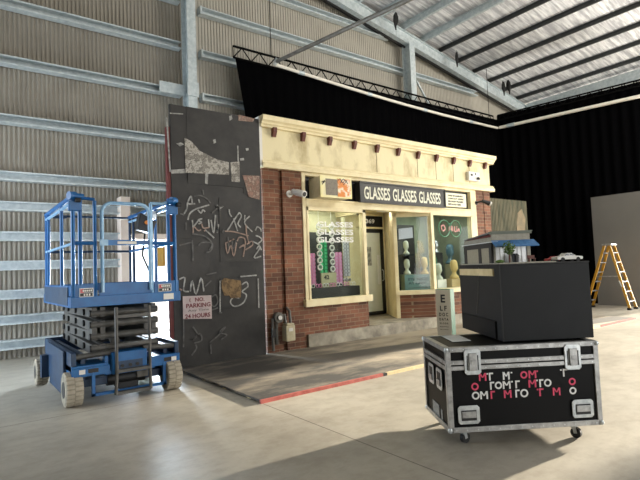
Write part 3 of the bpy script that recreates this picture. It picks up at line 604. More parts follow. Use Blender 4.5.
# entry door at the back of the recess
DY = 9.65
dr = part('door', MB().box(8.55, 8.63, DY, DY + .05, .31, 2.60).box(9.30, 9.42, DY, DY + .05, .31, 2.60).box(8.55, 9.42, DY, DY + .05, .31, .40).box(8.55, 9.42, DY, DY + .05, 2.5, 2.60), M_armd, shop)
part('door_panel', MB().box(8.63, 9.30, DY + .01, DY + .03, .40, 2.5), M_decal, dr)
part('door_handle', MB().tube([(9.32, DY - .01, 1.2), (9.32, DY - .06, 1.23), (9.32, DY - .06, 1.47), (9.32, DY - .01, 1.5)], .013, 8), M_latch, dr)
part('door_frame', MB().box(8.45, 8.55, DY - .02, DY + .08, .29, 3.02).box(9.42, 9.52, DY - .02, DY + .08, .29, 3.02).box(8.45, 9.52, DY - .02, DY + .08, 2.61, 2.66).box(8.45, 9.52, DY - .02, DY + .08, 2.95, 3.02).box(7.3, 8.45, DY - .02, DY + .08, .29, 3.02), M_cream, shop)
tb = part('number_board', MB().box(8.55, 9.42, DY, DY + .04, 2.66, 2.95), M_black, shop)
part('street_number', MB().text('1369', (8.72, DY, 2.75), X3, Z3, .40, .12, (0, -.004, 0), bold=.03), M_vinyl, tb)
part('back_wall', MB().box(5.6, 7.28, 9.72, 9.78, .04, 3.6).box(9.5, 12.13, 9.72, 9.78, .04, 3.6).box(8.4, 9.55, 9.78, 9.84, .04, 3.6), M_ply, shop)
part('roof_board', MB().box(4.74, 12.13, YF + .3, 9.84, 3.56, 3.6), M_ply, shop)
part('side_board', MB().box(12.09, 12.13, YB + .3, 9.84, .04, 3.56).box(4.74, 4.78, YB + .3, 9.84, .04, 3.56), M_ply, shop)
t = thing('entry_light', 'slim white light fitting on the ceiling of the shop entry', 'lamp', (8.9, 8.9, 2.96))
part('casing', MB().box(8.45, 9.3, 8.85, 8.93, 2.985, 3.02), M_white, t, bevel=.006); part('tube', MB().cyl((8.5, 8.89, 2.97), (9.25, 8.89, 2.97), .014, 10), M_vinyl, t)
# ------------------------------------------------------------------ things fixed to the shop front
t = thing('light_box_sign', 'pale box sign with a grey panel and an orange sticker above the shop window', 'sign', (6.25, 7.75, 3.04))
part('casing', MB().box(5.87, 6.65, 7.72, 8.12, 3.03, 3.45), M_meter, t)
part('face', MB().box(5.85, 6.67, 7.70, 7.72, 3.02, 3.46), M_paleyellow, t)
part('grey_panel', MB().box(5.985, 6.28, 7.692, 7.70, 3.07, 3.40), M_lbgrey, t)
part('sticker', MB().box(6.29, 6.63, 7.69, 7.70, 3.05, 3.42), M_orange, t, label='orange swirled sticker')
sw = MB()
for st in ([(6.3, 3.38), (6.36, 3.42), (6.42, 3.34), (6.48, 3.40)], [(6.36, 3.33), (6.45, 3.42), (6.56, 3.33)], [(6.44, 3.30), (6.54, 3.40)], [(5.89, 3.27), (5.95, 3.36), (5.93, 3.30)], [(5.88, 3.33), (5.97, 3.34)]): sw.stroke(st, (0, 7.69, 0), X3, Z3, .014, (0, -.004, 0))
part('scribble', sw, M_black, t)
t = thing('shop_sign', 'long black GLASSES GLASSES GLASSES sign above the shop windows', 'sign', (8.5, 7.95, 3.02))
part('sign_box', MB().box(7.12, 9.98, 7.94, 8.12, 3.02, 3.46), M_signblk, t, bevel=.006)
part('sign_rim', MB().box(7.10, 10.0, 7.92, 7.96, 3.44, 3.475).box(7.10, 10.0, 7.92, 7.96, 3.005, 3.035).box(7.10, 7.13, 7.92, 7.96, 3.03, 3.45).box(9.97, 10.0, 7.92, 7.96, 3.03, 3.45), M_black, t)
for x0, w_ in ((7.23, .80), (8.12, .80), (9.01, .80)): part('lettering', MB().text('GLASSES', (x0, 7.94, 3.085), X3, Z3, w_, .285, (0, -.006, 0), bold=.02), M_signtxt, t)
t = thing('notice_board', 'small ivory notice board with four lines of black print beside the black sign', 'sign', (10.58, 8.08, 3.1))
part('board', MB().box(10.16, 11.0, 8.05, 8.15, 3.07, 3.43), M_notice, t)
for i, (s_, w_) in enumerate((('EYES EXAMINED', .62), ('CONTACT LENSES', .64), ('BROKEN FRAMES', .62), ('REPLACED HERE', .52))): part('print', MB().text(s_, (10.25, 8.05, 3.335 - .075 * i), X3, Z3, w_, .045, (0, -.004, 0), bold=.03), M_black, t)
t = thing('alarm_box', 'small white alarm box fixed to the cream frieze above the notice board', 'alarm', (11.4, 7.98, 3.8))
part('housing', MB().box(11.05, 11.54, 7.95, 8.05, 3.80, 4.05), M_white, t, bevel=.02)
parts('siren_vent', MB().box(11.14, 11.21, 7.942, 7.95, 3.93, 3.98).box(11.33, 11.36, 7.942, 7.95, 3.96, 4.02), M_armd, t); part('strobe', MB().lathe((11.43, 7.93, 3.84), [(.05, 0), (.05, .03), (.03, .06), (.005, .07)], 12), M_armd, t)
t = thing('security_camera', 'white bullet security camera on the brick pier above the gas meter', 'security camera', (5.42, 8.05, 3.1))
part('body', MB().cyl((5.375, 7.97, 3.135), (5.40, 7.66, 3.045), .058, 14), M_white, t, smooth=True); part('hood', MB().cyl((5.383, 7.87, 3.106), (5.403, 7.63, 3.037), .066, 14), M_white, t, smooth=True)
part('lens', MB().cyl((5.403, 7.632, 3.036), (5.404, 7.622, 3.033), .045, 12), M_black, t); part('bracket', MB().tube([(5.375, 7.93, 3.12), (5.36, 8.0, 3.08), (5.34, 8.075, 3.10)], .022, 8).cyl((5.34, 8.05, 3.10), (5.34, 8.078, 3.10), .07, 16), M_white, t, smooth=True)
t = thing('wall_lamp', 'black spotlight with a white end on the brick pier below the alarm box', 'lamp', (11.5, 8.07, 3.2))
part('arm', MB().tube([(11.45, 8.07, 3.22), (11.42, 7.9, 3.24), (11.52, 7.83, 3.22)], .025, 8).cyl((11.45, 8.04, 3.22), (11.45, 8.077, 3.22), .06, 12), M_black, t); part('head', MB().tube([(11.45, 7.86, 3.25), (11.6, 7.8, 3.2), (11.64, 7.78, 3.18)], [.045, .055, .07], 12), M_black, t, smooth=True); part('reflector', MB().tube([(11.64, 7.78, 3.18), (11.68, 7.765, 3.165)], [.066, .066], 12), M_white, t, smooth=True)
t = thing('gas_meter', 'beige gas meter and grey pipes at the foot of the brick pier', 'meter', (5.05, 8.0, .3))
part('meter_body', MB().box(5.03, 5.24, 7.86, 8.02, .24, .54).box(5.05, 5.22, 7.85, 8.03, .54, .58), M_meter, t, bevel=.02)
part('index_window', MB().box(5.09, 5.18, 7.853, 7.86, .43, .49), M_white, t)
part('regulator', MB().cyl((4.93, 7.93, .70), (4.93, 8.02, .70), .10, 18).cyl((4.93, 7.90, .70), (4.93, 7.93, .70), .05, 14), M_steelgrey, t, smooth=True); part('dial', MB().cyl((4.93, 7.89, .70), (4.93, 7.90, .70), .042, 14), M_white, t)
part('pipework', MB().tube([(4.82, 8.0, .08), (4.82, 8.0, .68), (4.93, 8.0, .72), (5.08, 7.98, .74), (5.08, 7.95, .58)], .028, 8).tube([(5.19, 7.95, .58), (5.19, 7.97, .8), (5.19, 8.07, .86)], .028, 8).tube([(4.9, 8.0, .2), (4.9, 8.0, .6)], .035, 8), M_steelgrey, t, smooth=True); part('valve', MB().box(4.78, 4.86, 7.94, 8.0, .34, .50), M_armd, t)
# ------------------------------------------------------------------ painted hoarding left of the shop
hd = thing('hoarding', 'tall charcoal plywood hoarding covered with graffiti and torn bills', 'hoarding', (3.8, 8.03, .04))
hb = MB().box(2.94, 4.68, 8.03, 8.09, 0, 4.50)
part('board', hb, M_hoard, hd)
pn = MB().box(2.95, 3.23, 8.02, 8.03, 3.38, 4.495).box(3.23, 4.30, 8.016, 8.03, 3.15, 4.50).box(4.30, 4.67, 8.02, 8.03, 3.05, 4.47).box(2.95, 3.72, 8.022, 8.03, 2.2, 3.2).box(3.80, 4.66, 8.022, 8.03, 1.78, 2.93)
parts('overlay_sheet', pn, M_hoard2, hd)
part('hatch', MB().box(3.79, 4.48, 8.012, 8.03, .96, 1.48), M_hoard, hd)
part('edge_board', MB().box(2.88, 2.94, 8.04, 8.12, 0, 4.1), M_maroon, hd)
O = (0, 8.016, 0)
for p_ in DATA['posters']: part('torn_poster', MB().prism(p_, (0, 8.016, 0), X3, Z3, (0, -.006, 0)), M_poster, hd)
for p_ in DATA['wood']: part('torn_patch', MB().prism(p_, (0, 8.02, 0), X3, Z3, (0, -.008, 0)), M_woodtorn, hd)
part('torn_paper', MB().prism(DATA['hatch_torn'], (0, 8.012, 0), X3, Z3, (0, -.007, 0)), M_brownpaper, hd)
for p_ in DATA['chips']: part('scraped_paint', MB().prism(p_, (0, 8.016, 0), X3, Z3, (0, -.005, 0)), M_chalk, hd)
for key, m_, wd_, nm in (('tag_white', M_chalk, .026, 'white_graffiti'), ('tag_faint', M_dim, .024, 'faded_graffiti'), ('tag_pink', M_pinkspray, .024, 'pink_graffiti')):
    for grp in DATA[key]:
        b = MB()
        for i, st in enumerate(grp): b.stroke(st, (0, 8.0145 - .0002 * (i % 4), 0), X3, Z3, wd_, (0, -.003, 0))
        part(nm, b, m_, hd)
t = thing('no_parking_sign', 'faded white NO PARKING 24 HOURS sign on the graffiti hoarding', 'sign', (3.35, 8.0, .82))
part('plate', MB().prism([(3.085, .84), (3.60, .80), (3.60, 1.205), (3.085, 1.22)], (0, 8.012, 0), X3, Z3, (0, -.012, 0)), mat('faded_pinkish_white', rgb(198, 182, 180), rgb(180, 164, 162), 8, .6), t)
M_signred = mat('faded_dark_red', rgb(112, 46, 54), None, rough=.6)
for s_, x_, z_, w_, h_ in (('NO.', 3.30, 1.115, .17, .07), ('PARKING', 3.14, 1.015, .44, .075), ('24 HOURS', 3.12, .84, .45, .075), ('(', 3.2, 1.11, .025, .07)): part('lettering', MB().text(s_, (x_, 8.0, z_), X3, Z3, w_, h_, (0, -.003, 0), bold=.03), M_signred, t)
part('script', MB().text('Any Time', (3.17, 8.0, .94), X3, Z3, .38, .05, (0, -.003, 0)), M_dim, t)
# ------------------------------------------------------------------ low stage deck with coloured edges
t = thing('stage_deck', 'low dark worn deck on the concrete floor in front of the shop', 'deck', (8.4, 6.6, 0))
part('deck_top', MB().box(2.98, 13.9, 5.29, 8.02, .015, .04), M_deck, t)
part('deck_filler', MB().box(4.74, 12.13, 8.02, 9.8, .0, .04), M_conc, t)
b = MB()
for y in (5.6, 6.3, 7.0, 7.7): b.box(2.99, 13.88, y - .05, y + .05, 0, .015)
part('batten', b, M_timber, t)
part('red_edge', MB().box(2.97, 5.0, 5.25, 5.29, 0, .042), M_redtape, t, label='red painted front edge')
part('dark_joint', MB().box(5.0, 5.08, 5.25, 5.29, 0, .04), M_black, t)
part('timber_edge', MB().box(5.08, 11.9, 5.25, 5.29, 0, .042), M_timber, t, label='bare pale timber front edge')
part('red_edge', MB().box(11.9, 13.9, 5.25, 5.29, 0, .042), M_redtape, t, label='red painted front edge')
# ------------------------------------------------------------------ scissor lift
L = thing('scissor_lift', 'blue scissor lift with folded dark grey arms beside the graffiti hoarding', 'scissor lift', (1.84, 7.85, 0))
X0, X1, Yf, Yb_ = 1.17, 2.54, 6.75, 8.95
# chassis
ch = MB().box(1.30, 2.42, 6.90, 8.85, .20, .30).box(1.17, 1.23, 6.78, 8.95, .42, .66).box(2.48, 2.54, 6.78, 8.95, .42, .66).box(1.17, 2.54, 8.89, 8.95, .42, .66).box(1.30, 1.36, 6.9, 8.85, .30, .62).box(2.36, 2.42, 6.9, 8.85, .30, .62)
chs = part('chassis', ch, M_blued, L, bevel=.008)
fp = MB().box(1.17, 1.62, 6.75, 6.80, .36, .47).box(1.17, 1.60, 6.75, 6.80, .47, .50).box(2.12, 2.54, 6.75, 6.80, .36, .50).box(1.17, 1.58, 6.78, 7.2, .48, .50).box(2.12, 2.54, 6.78, 7.2, .48, .50).box(1.56, 2.2, 6.77, 6.82, .34, .40)
fp.box(1.17, 1.22, 6.76, 7.1, .36, .50).box(2.49, 2.54, 6.76, 7.1, .36, .50).box(1.56, 1.60, 6.76, 6.9, .48, .58).box(2.12, 2.16, 6.76, 6.9, .48, .56)
part('front_bumper', fp, M_blue, L, bevel=.006)
parts('slot', MB().box(1.36, 1.48, 6.744, 6.75, .40, .45).box(2.32, 2.42, 6.744, 6.75, .41, .46), M_black, L)
parts('decal', MB().box(1.255, 1.325, 6.743, 6.75, .395, .45).box(2.42, 2.49, 6.743, 6.75, .405, .46), M_white, L)
cb = MB().box(1.64, 2.08, 6.72, 7.05, .34, .62)
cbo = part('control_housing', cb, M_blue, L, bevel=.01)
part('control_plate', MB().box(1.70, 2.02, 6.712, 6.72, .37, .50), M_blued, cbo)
kn = MB()
for x in (1.76, 1.86, 1.95): kn.cyl((x, 6.695, .44), (x, 6.715, .44), .022, 12)
parts('switch', kn, M_black, cbo)
lf = MB().box(1.40, 1.44, 6.74, 6.79, .10, .40).box(1.40, 2.4, 6.74, 6.79, .10, .135).box(2.30, 2.34, 6.74, 6.79, .10, .40)
part('lower_frame', lf, M_blue, L)
part('drive_motor', MB().cyl((1.62, 6.95, .25), (2.1, 6.95, .25), .085, 16).box(1.75, 2.0, 6.85, 7.1, .12, .2), M_armd, L, smooth=True)
part('hydraulic_block', MB().box(1.98, 2.12, 6.82, 6.95, .24, .34), M_steelgrey, L)
parts('front_shaft', MB().cyl((1.23, 6.83, .60), (1.72, 6.83, .62), .035, 12).cyl((2.06, 6.83, .62), (2.48, 6.83, .60), .035, 12), M_arm, L, smooth=True)
sv = MB()
for x0_, x1_, xx in ((1.13, 1.165, 0), (2.545, 2.58, 0)): sv.box(x0_, x1_, 7.1, 8.45, .18, .66)
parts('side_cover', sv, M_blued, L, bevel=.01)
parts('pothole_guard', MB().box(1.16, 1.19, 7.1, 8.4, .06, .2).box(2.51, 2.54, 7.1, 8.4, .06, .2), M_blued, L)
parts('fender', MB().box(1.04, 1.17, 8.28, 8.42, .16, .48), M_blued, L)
def wheel(x0, x1, y):
    r = .212 if y < 8 else .195; b = MB(); xm = (x0 + x1) / 2
    b.tube([(x0, y, r), (x0 + .02, y, r), (x1 - .02, y, r), (x1, y, r)], [r - .03, r - .008, r - .008, r - .03], 40)
    o = part('wheel', b, M_tyre, L, smooth=True)
    lg = MB()
    for k in range(22):
        a0 = 2 * PI * k / 22; 
        for s_, (u0, u1) in ((0, (x0 + .008, xm - .006)), (.5, (xm + .006, x1 - .008))):
            a1 = a0 + s_ * 2 * PI / 22
            f = lambda u, a, rr: (u, y + rr * math.cos(a), r + rr * math.sin(a))
            wA = .105
            lg.hexa([f(u0, a1 - wA, r - .02), f(u1, a1 - wA, r - .02), f(u1, a1 + wA, r - .02), f(u0, a1 + wA, r - .02)], [f(u0, a1 - wA * .85, r), f(u1, a1 - wA * .85, r), f(u1, a1 + wA * .85, r), f(u0, a1 + wA * .85, r)])
    part('tread', lg, M_lug, o)
    sx = x0 - .004 if xm < 1.8 else x1 + .004
    part('hub', MB().cyl((sx, y, r), (xm, y, r), .10, 20), M_armd, o)
wheel(1.10, 1.30, 6.88); wheel(2.345, 2.545, 6.85); wheel(1.00, 1.165, 8.66); wheel(2.55, 2.715, 8.66)
# folded scissor stack: four beams a side, slightly tilted, with cross tubes
for xs in ((1.43, 1.495), (1.53, 1.595), (2.09, 2.155), (2.19, 2.255)):
    for i in range(4):
        z = .60 + .15 * i
        up = (i % 2 == 0) == (xs[0] in (1.43, 2.19))
        a, c = (z + .0, z + .03) if up else (z + .03, z + .0)
        b = MB(); y0, y1 = 6.86, 8.82; h = .128
        if xs[0] in (1.43, 2.19): b.hexa([(xs[0], y0, a), (xs[1], y0, a), (xs[1], y1, c), (xs[0], y1, c)], [(xs[0], y0, a + h), (xs[1], y0, a + h), (xs[1], y1, c + h), (xs[0], y1, c + h)])
        else: b.hexa([(xs[0], y0, c), (xs[1], y0, c), (xs[1], y1, a), (xs[0], y1, a)], [(xs[0], y0, c + h), (xs[1], y0, c + h), (xs[1], y1, a + h), (xs[0], y1, a + h)])
        part('scissor_arm', b, M_arm, L, bevel=.006)
ct = MB()
for i in range(4):
    z = .68 + .15 * i
    for y in (6.89, 8.78): ct.cyl((1.42, y, z), (2.265, y, z), .045, 12)
    ct.cyl((1.42, 7.85, z), (2.265, 7.85, z), .045, 12)
parts('pivot_tube', ct, M_arm, L, smooth=True)
pc = MB()
for i in range(4):
    z = .68 + .15 * i
    for y in (6.89, 7.3, 7.85, 8.4, 8.78):
        pc.cyl((1.405, y, z), (1.43, y, z), .042, 12); pc.cyl((2.255, y, z), (2.28, y, z), .042, 12)
    for x in (1.4625, 1.5625, 2.1225, 2.2225): pc.box(x - .026, x + .026, 6.852, 6.862, z - .035, z + .03)
parts('pivot_pin', pc, M_armd, L, smooth=False)
part('lift_cylinder', MB().cyl((1.75, 7.0, .72), (1.95, 8.6, 1.0), .06, 14), M_steelgrey, L, smooth=True)
# entry ladder on the front
ld = MB()
for x in (1.68, 2.10): ld.tube([(x, 6.66, 1.20), (x, 6.66, .70), (x, 6.66, .36), (x - .02 if x < 1.8 else x, 6.64, .10)], .021, 8)
lo_ = part('ladder_rail', ld, M_arm, L, smooth=True)
for z in (1.08, .72, .385, .11): part('rung', MB().box(1.68, 2.10, 6.63, 6.70, z - .02, z + .018), M_arm, L)
# platform
pf = MB().box(X0, X1, Yf, Yb_, 1.345, 1.375)
part('platform_deck', pf, M_arm, L)
parts('platform_beam', MB().box(X0 - .01, X1 + .02, Yf - .03, Yf + .03, 1.225, 1.36).box(X0 - .01, X0 + .04, Yf, Yb_, 1.225, 1.36).box(X1 - .03, X1 + .02, Yf, Yb_, 1.225, 1.36).box(X0, X1, Yb_ - .04, Yb_, 1.225, 1.36), M_blue, L, bevel=.006)
parts('toe_board', MB().box(X0, 1.44, Yf - .02, Yf, 1.36, 1.51).box(1.50, 2.16, Yf - .005, Yf + .015, 1.36, 1.515).box(2.2, X1, Yf - .02, Yf, 1.36, 1.51).box(X0, X0 + .02, Yf, Yb_, 1.36, 1.50).box(X1 - .02, X1, Yf, Yb_, 1.36, 1.50).box(X0, X1, Yb_ - .02, Yb_, 1.36, 1.5), M_blue, L)
part('punched_side_panel', MB().box(X0 - .014, X0 - .008, Yf + .15, Yb_ - .1, 1.25, 1.48), M_blued, L)
hs = MB()
def rail(b, pts, r=.021): return b.tube(pts, r, 8)
for nm, x, y in (('left', 1.20, Yf), ('left', 1.285, Yf + .02), ('right', 2.505, Yf), ('right', 2.42, Yf + .02)):
    part('corner_post', rail(MB(), [(x, y, 1.36), (x, y, 2.60)], .026), M_blue, L, smooth=True)
for x in (1.455, 2.175): part('gate_post', rail(MB(), [(x, Yf, 1.36), (x, Yf, 2.585)], .024), M_blue if x < 2 else M_pale, L, smooth=True)
part('front_rail', rail(MB(), [(1.22, Yf, 2.62), (1.455, Yf, 2.60)]), M_blue, L, smooth=True); part('front_rail', rail(MB(), [(2.175, Yf, 2.585), (2.34, Yf, 2.585), (2.46, Yf, 2.63)]), M_pale, L, smooth=True)
part('front_rail', rail(MB(), [(1.22, Yf, 2.035), (1.455, Yf, 2.035)], .024), M_blue, L, smooth=True); part('front_rail', rail(MB(), [(2.175, Yf, 2.035), (2.5, Yf, 2.03)], .024), M_blue, L, smooth=True)
for x in (1.20, 2.50):
    part('knuckle', MB().cyl((x - .05, Yf - .03, 2.63), (x + .03, Yf + .0, 2.63), .055, 14).cyl((x, Yf - .03, 2.63), (x + (.12 if x < 2 else -.1), Yf - .03, 2.62), .04, 12), M_blue, L, smooth=True)
    part('knuckle_pin', MB().cyl((x + .02, Yf - .06, 2.575), (x + .08, Yf - .05, 2.575), .03, 10), M_black, L)
    part('post_sleeve', MB().box(x - .05 if x < 2 else x - .10, x + .1 if x < 2 else x + .05, Yf - .03, Yf + .04, 2.44, 2.57), M_blue, L, bevel=.01)
for x in (1.20, 2.50):
    part('side_top_rail', rail(MB(), [(x, Yf, 2.63), (x, Yb_, 2.63)], .03), M_blue, L, smooth=True)
    part('side_top_rail', rail(MB(), [(x, Yf, 2.55), (x, Yb_, 2.55)], .022), M_pale, L, smooth=True)
    part('side_mid_rail', rail(MB(), [(x, Yf, 2.03), (x, Yb_, 2.03)], .02), M_pale if x < 2 else M_blue, L, smooth=True)
    for y in (7.55, Yb_ - .25, Yb_ - .03): part('side_post', rail(MB(), [(x, y, 1.36), (x, y, 2.6)], .023), M_blue if x < 2 or y < 8 else M_blued, L, smooth=True)
part('back_rail', rail(MB(), [(1.2, Yb_, 2.6), (1.5, Yb_, 2.6)]), M_blued, L, smooth=True); part('back_rail', rail(MB(), [(1.2, Yb_, 2.03), (2.5, Yb_, 2.03)]), M_blued, L, smooth=True); part('back_rail', rail(MB(), [(1.2, Yb_, 2.62), (2.5, Yb_, 2.62)], .02), M_blued, L, smooth=True)
g = []
for k in range(9):
    a = PI * k / 16; g.append((1.535 + .13 * (1 - math.sin(a)) if False else 1.535 + .13 - .13 * math.cos(a), Yf - .03, 2.43 + .13 * math.sin(a)))
gp_ = [(1.535, Yf - .03, 1.40)] + g + [(3.68 - p[0], p[1], p[2]) for p in reversed(g)] + [(2.145, Yf - .03, 1.40)]
part('entry_gate', MB().tube(gp_, .023, 10), M_pale, L, smooth=True)
part('gate_bar', MB().box(1.53, 2.15, Yf - .05, Yf - .01, 2.005, 2.075), M_blue, L); part('gate_label', MB().box(1.72, 1.96, Yf - .058, Yf - .05, 2.02, 2.055), M_white, L); part('gate_latch', MB().box(1.50, 1.60, Yf - .075, Yf - .05, 2.0, 2.08), M_pale, L)
for x0_, x1_, z0, z1 in ((1.262, 1.425, 1.355, 1.465), (2.25, 2.43, 1.365, 1.47)):
    pl_ = part('sign_plate', MB().box(x0_, x1_, Yf - .034, Yf - .022, z0, z1), M_alu, L, label='small red, white and black plate')
    w_ = x1_ - x0_; zz = (z0 + z1) / 2
    part('red_block', MB().box(x0_ + .008, x0_ + .3 * w_, Yf - .036, Yf - .034, zz - .004, z1 - .008), M_red, pl_)
    part('black_block', MB().box(x0_ + .3 * w_, x1_ - .01, Yf - .036, Yf - .034, zz + .0, z1 - .01).box(x0_ + .008, x1_ - .01, Yf - .036, Yf - .034, z0 + .008, zz - .008), M_black, pl_)
    b = MB()
    for k in range(5): b.box(x0_ + w_ * (.22 + .14 * k), x0_ + w_ * (.32 + .14 * k), Yf - .039, Yf - .036, zz + .012, zz + .034)
    for k in range(3): b.box(x0_ + w_ * (.3 + .18 * k), x0_ + w_ * (.4 + .18 * k), Yf - .039, Yf - .036, z0 + .014, zz - .016)
    parts('white_mark', b, M_white, pl_)
part('capacity_label', MB().box(2.32, 2.46, Yf - .036, Yf - .03, 1.255, 1.335), M_white, L)
part('control_box', MB().prism([(-.13, -.10), (.09, -.16), (.16, .02), (-.08, .15)], (2.30, 7.35, 2.38), X3, Z3, (0, .16, 0)), M_ctrl, L, bevel=.01)
part('control_bracket', MB().box(2.34, 2.46, 7.38, 7.48, 2.44, 2.56), M_latch, L); part('control_knob', MB().cyl((2.30, 7.34, 2.38), (2.30, 7.30, 2.38), .03, 12), M_orange, L)
part('control_cable', MB().tube([(2.3, 7.43, 2.22), (2.28, 7.5, 1.9), (2.42, 7.55, 1.6), (2.45, 7.56, 1.4)], .014, 6), M_rubber, L, smooth=True)
part('manual_box', MB().box(2.44, 2.47, 7.05, 7.30, 1.72, 2.0), M_yellow, L, label='yellow document box')
# ------------------------------------------------------------------ flight case and what stands on it
CA = -.591; CO = (3.488, 2.856, 0)
K = thing('flight_case', 'black flight case on castors with aluminium edges and pink and white letters', 'flight case', CO, CA)
W, D_, Z0, Z1 = 1.388, .768, .112, .851
part('body', MB().box(.012, W - .012, .012, D_ - .012, Z0, .69), M_case, K, local=True); part('lid', MB().box(.012, W - .012, .012, D_ - .012, .695, Z1 - .004), M_case, K, local=True)
def angle_set(zlist, e, t_):
    b = MB()
    for (z0, z1) in zlist:
        b.box(0, W, -t_, .012, z0, z1); b.box(0, W, D_ - .012, D_ + t_, z0, z1); b.box(-t_, .012, 0, D_, z0, z1); b.box(W - .012, W + t_, 0, D_, z0, z1)
    return b
b = angle_set([(Z0, Z0 + .045), (Z1 - .04, Z1)], .04, .003); b.box(0, .045, 0, D_, Z1 - .004, Z1 + .003).box(W - .045, W, 0, D_, Z1 - .004, Z1 + .003).box(.045, W - .045, 0, .045, Z1 - .004, Z1 + .003).box(.045, W - .045, D_ - .045, D_, Z1 - .004, Z1 + .003)
for x0_, x1_, xw0, xw1 in ((-.003, .012, 0, .042), (W - .012, W + .003, W - .042, W)):
    for y0, y1, yw0, yw1 in ((-.003, .012, 0, .042), (D_ - .012, D_ + .003, D_ - .042, D_)):
        b.box(x0_, x1_, yw0, yw1, Z0, Z1); b.box(xw0, xw1, y0, y1, Z0, Z1)
part('edge_trim', b, M_alu, K, local=True, bevel=.002)
part('lid_seam_trim', angle_set([(.652, .688), (.70, .737)], .03, .004), M_alu, K, local=True, bevel=.002)
b = MB()
for k in range(14):
    x = .06 + k * (W - .12) / 13
    for z in (.67, .72, Z0 + .022, Z1 - .02): b.cyl((x, -.008, z), (x, -.003, z), .006, 8)
parts('rivet', b, M_latch, K, local=True)
for x in (.0, W):
    for y in (0, D_):
        for z in (Z0 + .02, Z1 - .02):
            part('ball_corner', MB().lathe((x + (.008 if x < .1 else -.008), y + (.008 if y < .1 else -.008), z), [(.004, -.024), (.018, -.018), (.024, 0), (.018, .018), (.004, .024)], 14), M_latch, K, local=True, smooth=True)
for x0_ in (.158, 1.071):
    lt = part('butterfly_latch', MB().prism([(.02, 0), (.13, 0), (.15, .02), (.15, .205), (.13, .225), (.02, .225), (0, .205), (0, .02)], (x0_, -.003, .61), X3, Z3, (0, -.010, 0)), M_latch, K, local=True, bevel=.003)
    part('latch_plate', MB().box(x0_ + .04, x0_ + .11, -.028, -.012, .65, .80).box(x0_ + .055, x0_ + .095, -.034, -.028, .70, .74), M_alu, lt, local=True, bevel=.004)
    part('slot', MB().box(x0_ + .022, x0_ + .032, -.0145, -.012, .65, .78).box(x0_ + .118, x0_ + .128, -.0145, -.012, .65, .78), M_armd, lt, local=True)
for x0_ in (.078, 1.112):
    h_ = part('recessed_handle', MB().prism([(.02, 0), (.176, 0), (.196, .02), (.196, .14), (.176, .16), (.02, .16), (0, .14), (0, .02)], (x0_, -.002, .185), X3, Z3, (0, -.008, 0)), M_latch, K, local=True, bevel=.003)
    part('recess', MB().box(x0_ + .03, x0_ + .166, -.0115, -.009, .215, .305), M_armd, h_, local=True)
    part('grip', MB().box(x0_ + .035, x0_ + .161, -.022, -.010, .24, .295), M_alu, h_, local=True, bevel=.004)
for y0 in (.40, .14):
    h_ = part('recessed_handle', MB().prism([(.02, 0), (.15, 0), (.17, .02), (.17, .17), (.15, .19), (.02, .19), (0, .17), (0, .02)], (-.002, y0, .44), Y3, Z3, (-.008, 0, 0)), M_latch, K, local=True, bevel=.003)
    part('recess', MB().box(-.0115, -.009, y0 + .03, y0 + .14, .475, .60), M_armd, h_, local=True); part('grip', MB().box(-.022, -.01, y0 + .035, y0 + .135, .48, .53), M_alu, h_, local=True)
part('stencil', MB().box(.0075, .0115, .32, .54, .155, .27).box(.0075, .0115, .22, .27, .15, .25), mat('grey_stencil_label', rgb(150, 150, 146), rgb(110, 110, 108), 30, .6), K, local=True)
for (g_, e0, e1, z, c) in DATA['glyphs']:
    b = MB(); y = .0115; hh = .034; st = .0135
    if g_ == 'O':
        cx = (e0 + e1) / 2; R_ = (e1 - e0) / 2; n = 28
        for i in range(n):
            a0, a1 = 2 * PI * i / n, 2 * PI * (i + 1) / n
            q = [(cx + rr * math.cos(a), z + rr * math.sin(a)) for rr, a in ((R_, a0), (R_, a1), (R_ - st, a1), (R_ - st, a0))]
            b.prism(q, (0, y, 0), X3, Z3, (0, -.004, 0))
    elif g_ == 'T': b.box(e0, e0 + st, y - .004, y, z - hh, z + hh); b.box(e0 + st, e1, y - .004, y, z + hh - st, z + hh)
    elif g_ == 'M':
        b.box(e0, e0 + st, y - .004, y, z - hh, z + hh); b.box(e1 - st, e1, y - .004, y, z - hh, z + hh); m_ = (e0 + e1) / 2
        b.prism([(e0, z + hh), (e0 + st * 1.2, z + hh), (m_ + st * .4, z - .006), (m_ - st * .4, z - .006)], (0, y, 0), X3, Z3, (0, -.0045, 0)); b.prism([(e1 - st * 1.2, z + hh), (e1, z + hh), (m_ + st * .4, z - .006), (m_ - st * .4, z - .006)], (0, y, 0), X3, Z3, (0, -.0045, 0))
    else:
        cx = (e0 + e1) / 2; b.box(cx - .0065, cx + .0065, y - .004, y, z + hh - .015, z + hh - .002)
    part('pink_letter' if c else 'white_letter', b, M_pink if c else M_vinyl, K, local=True)
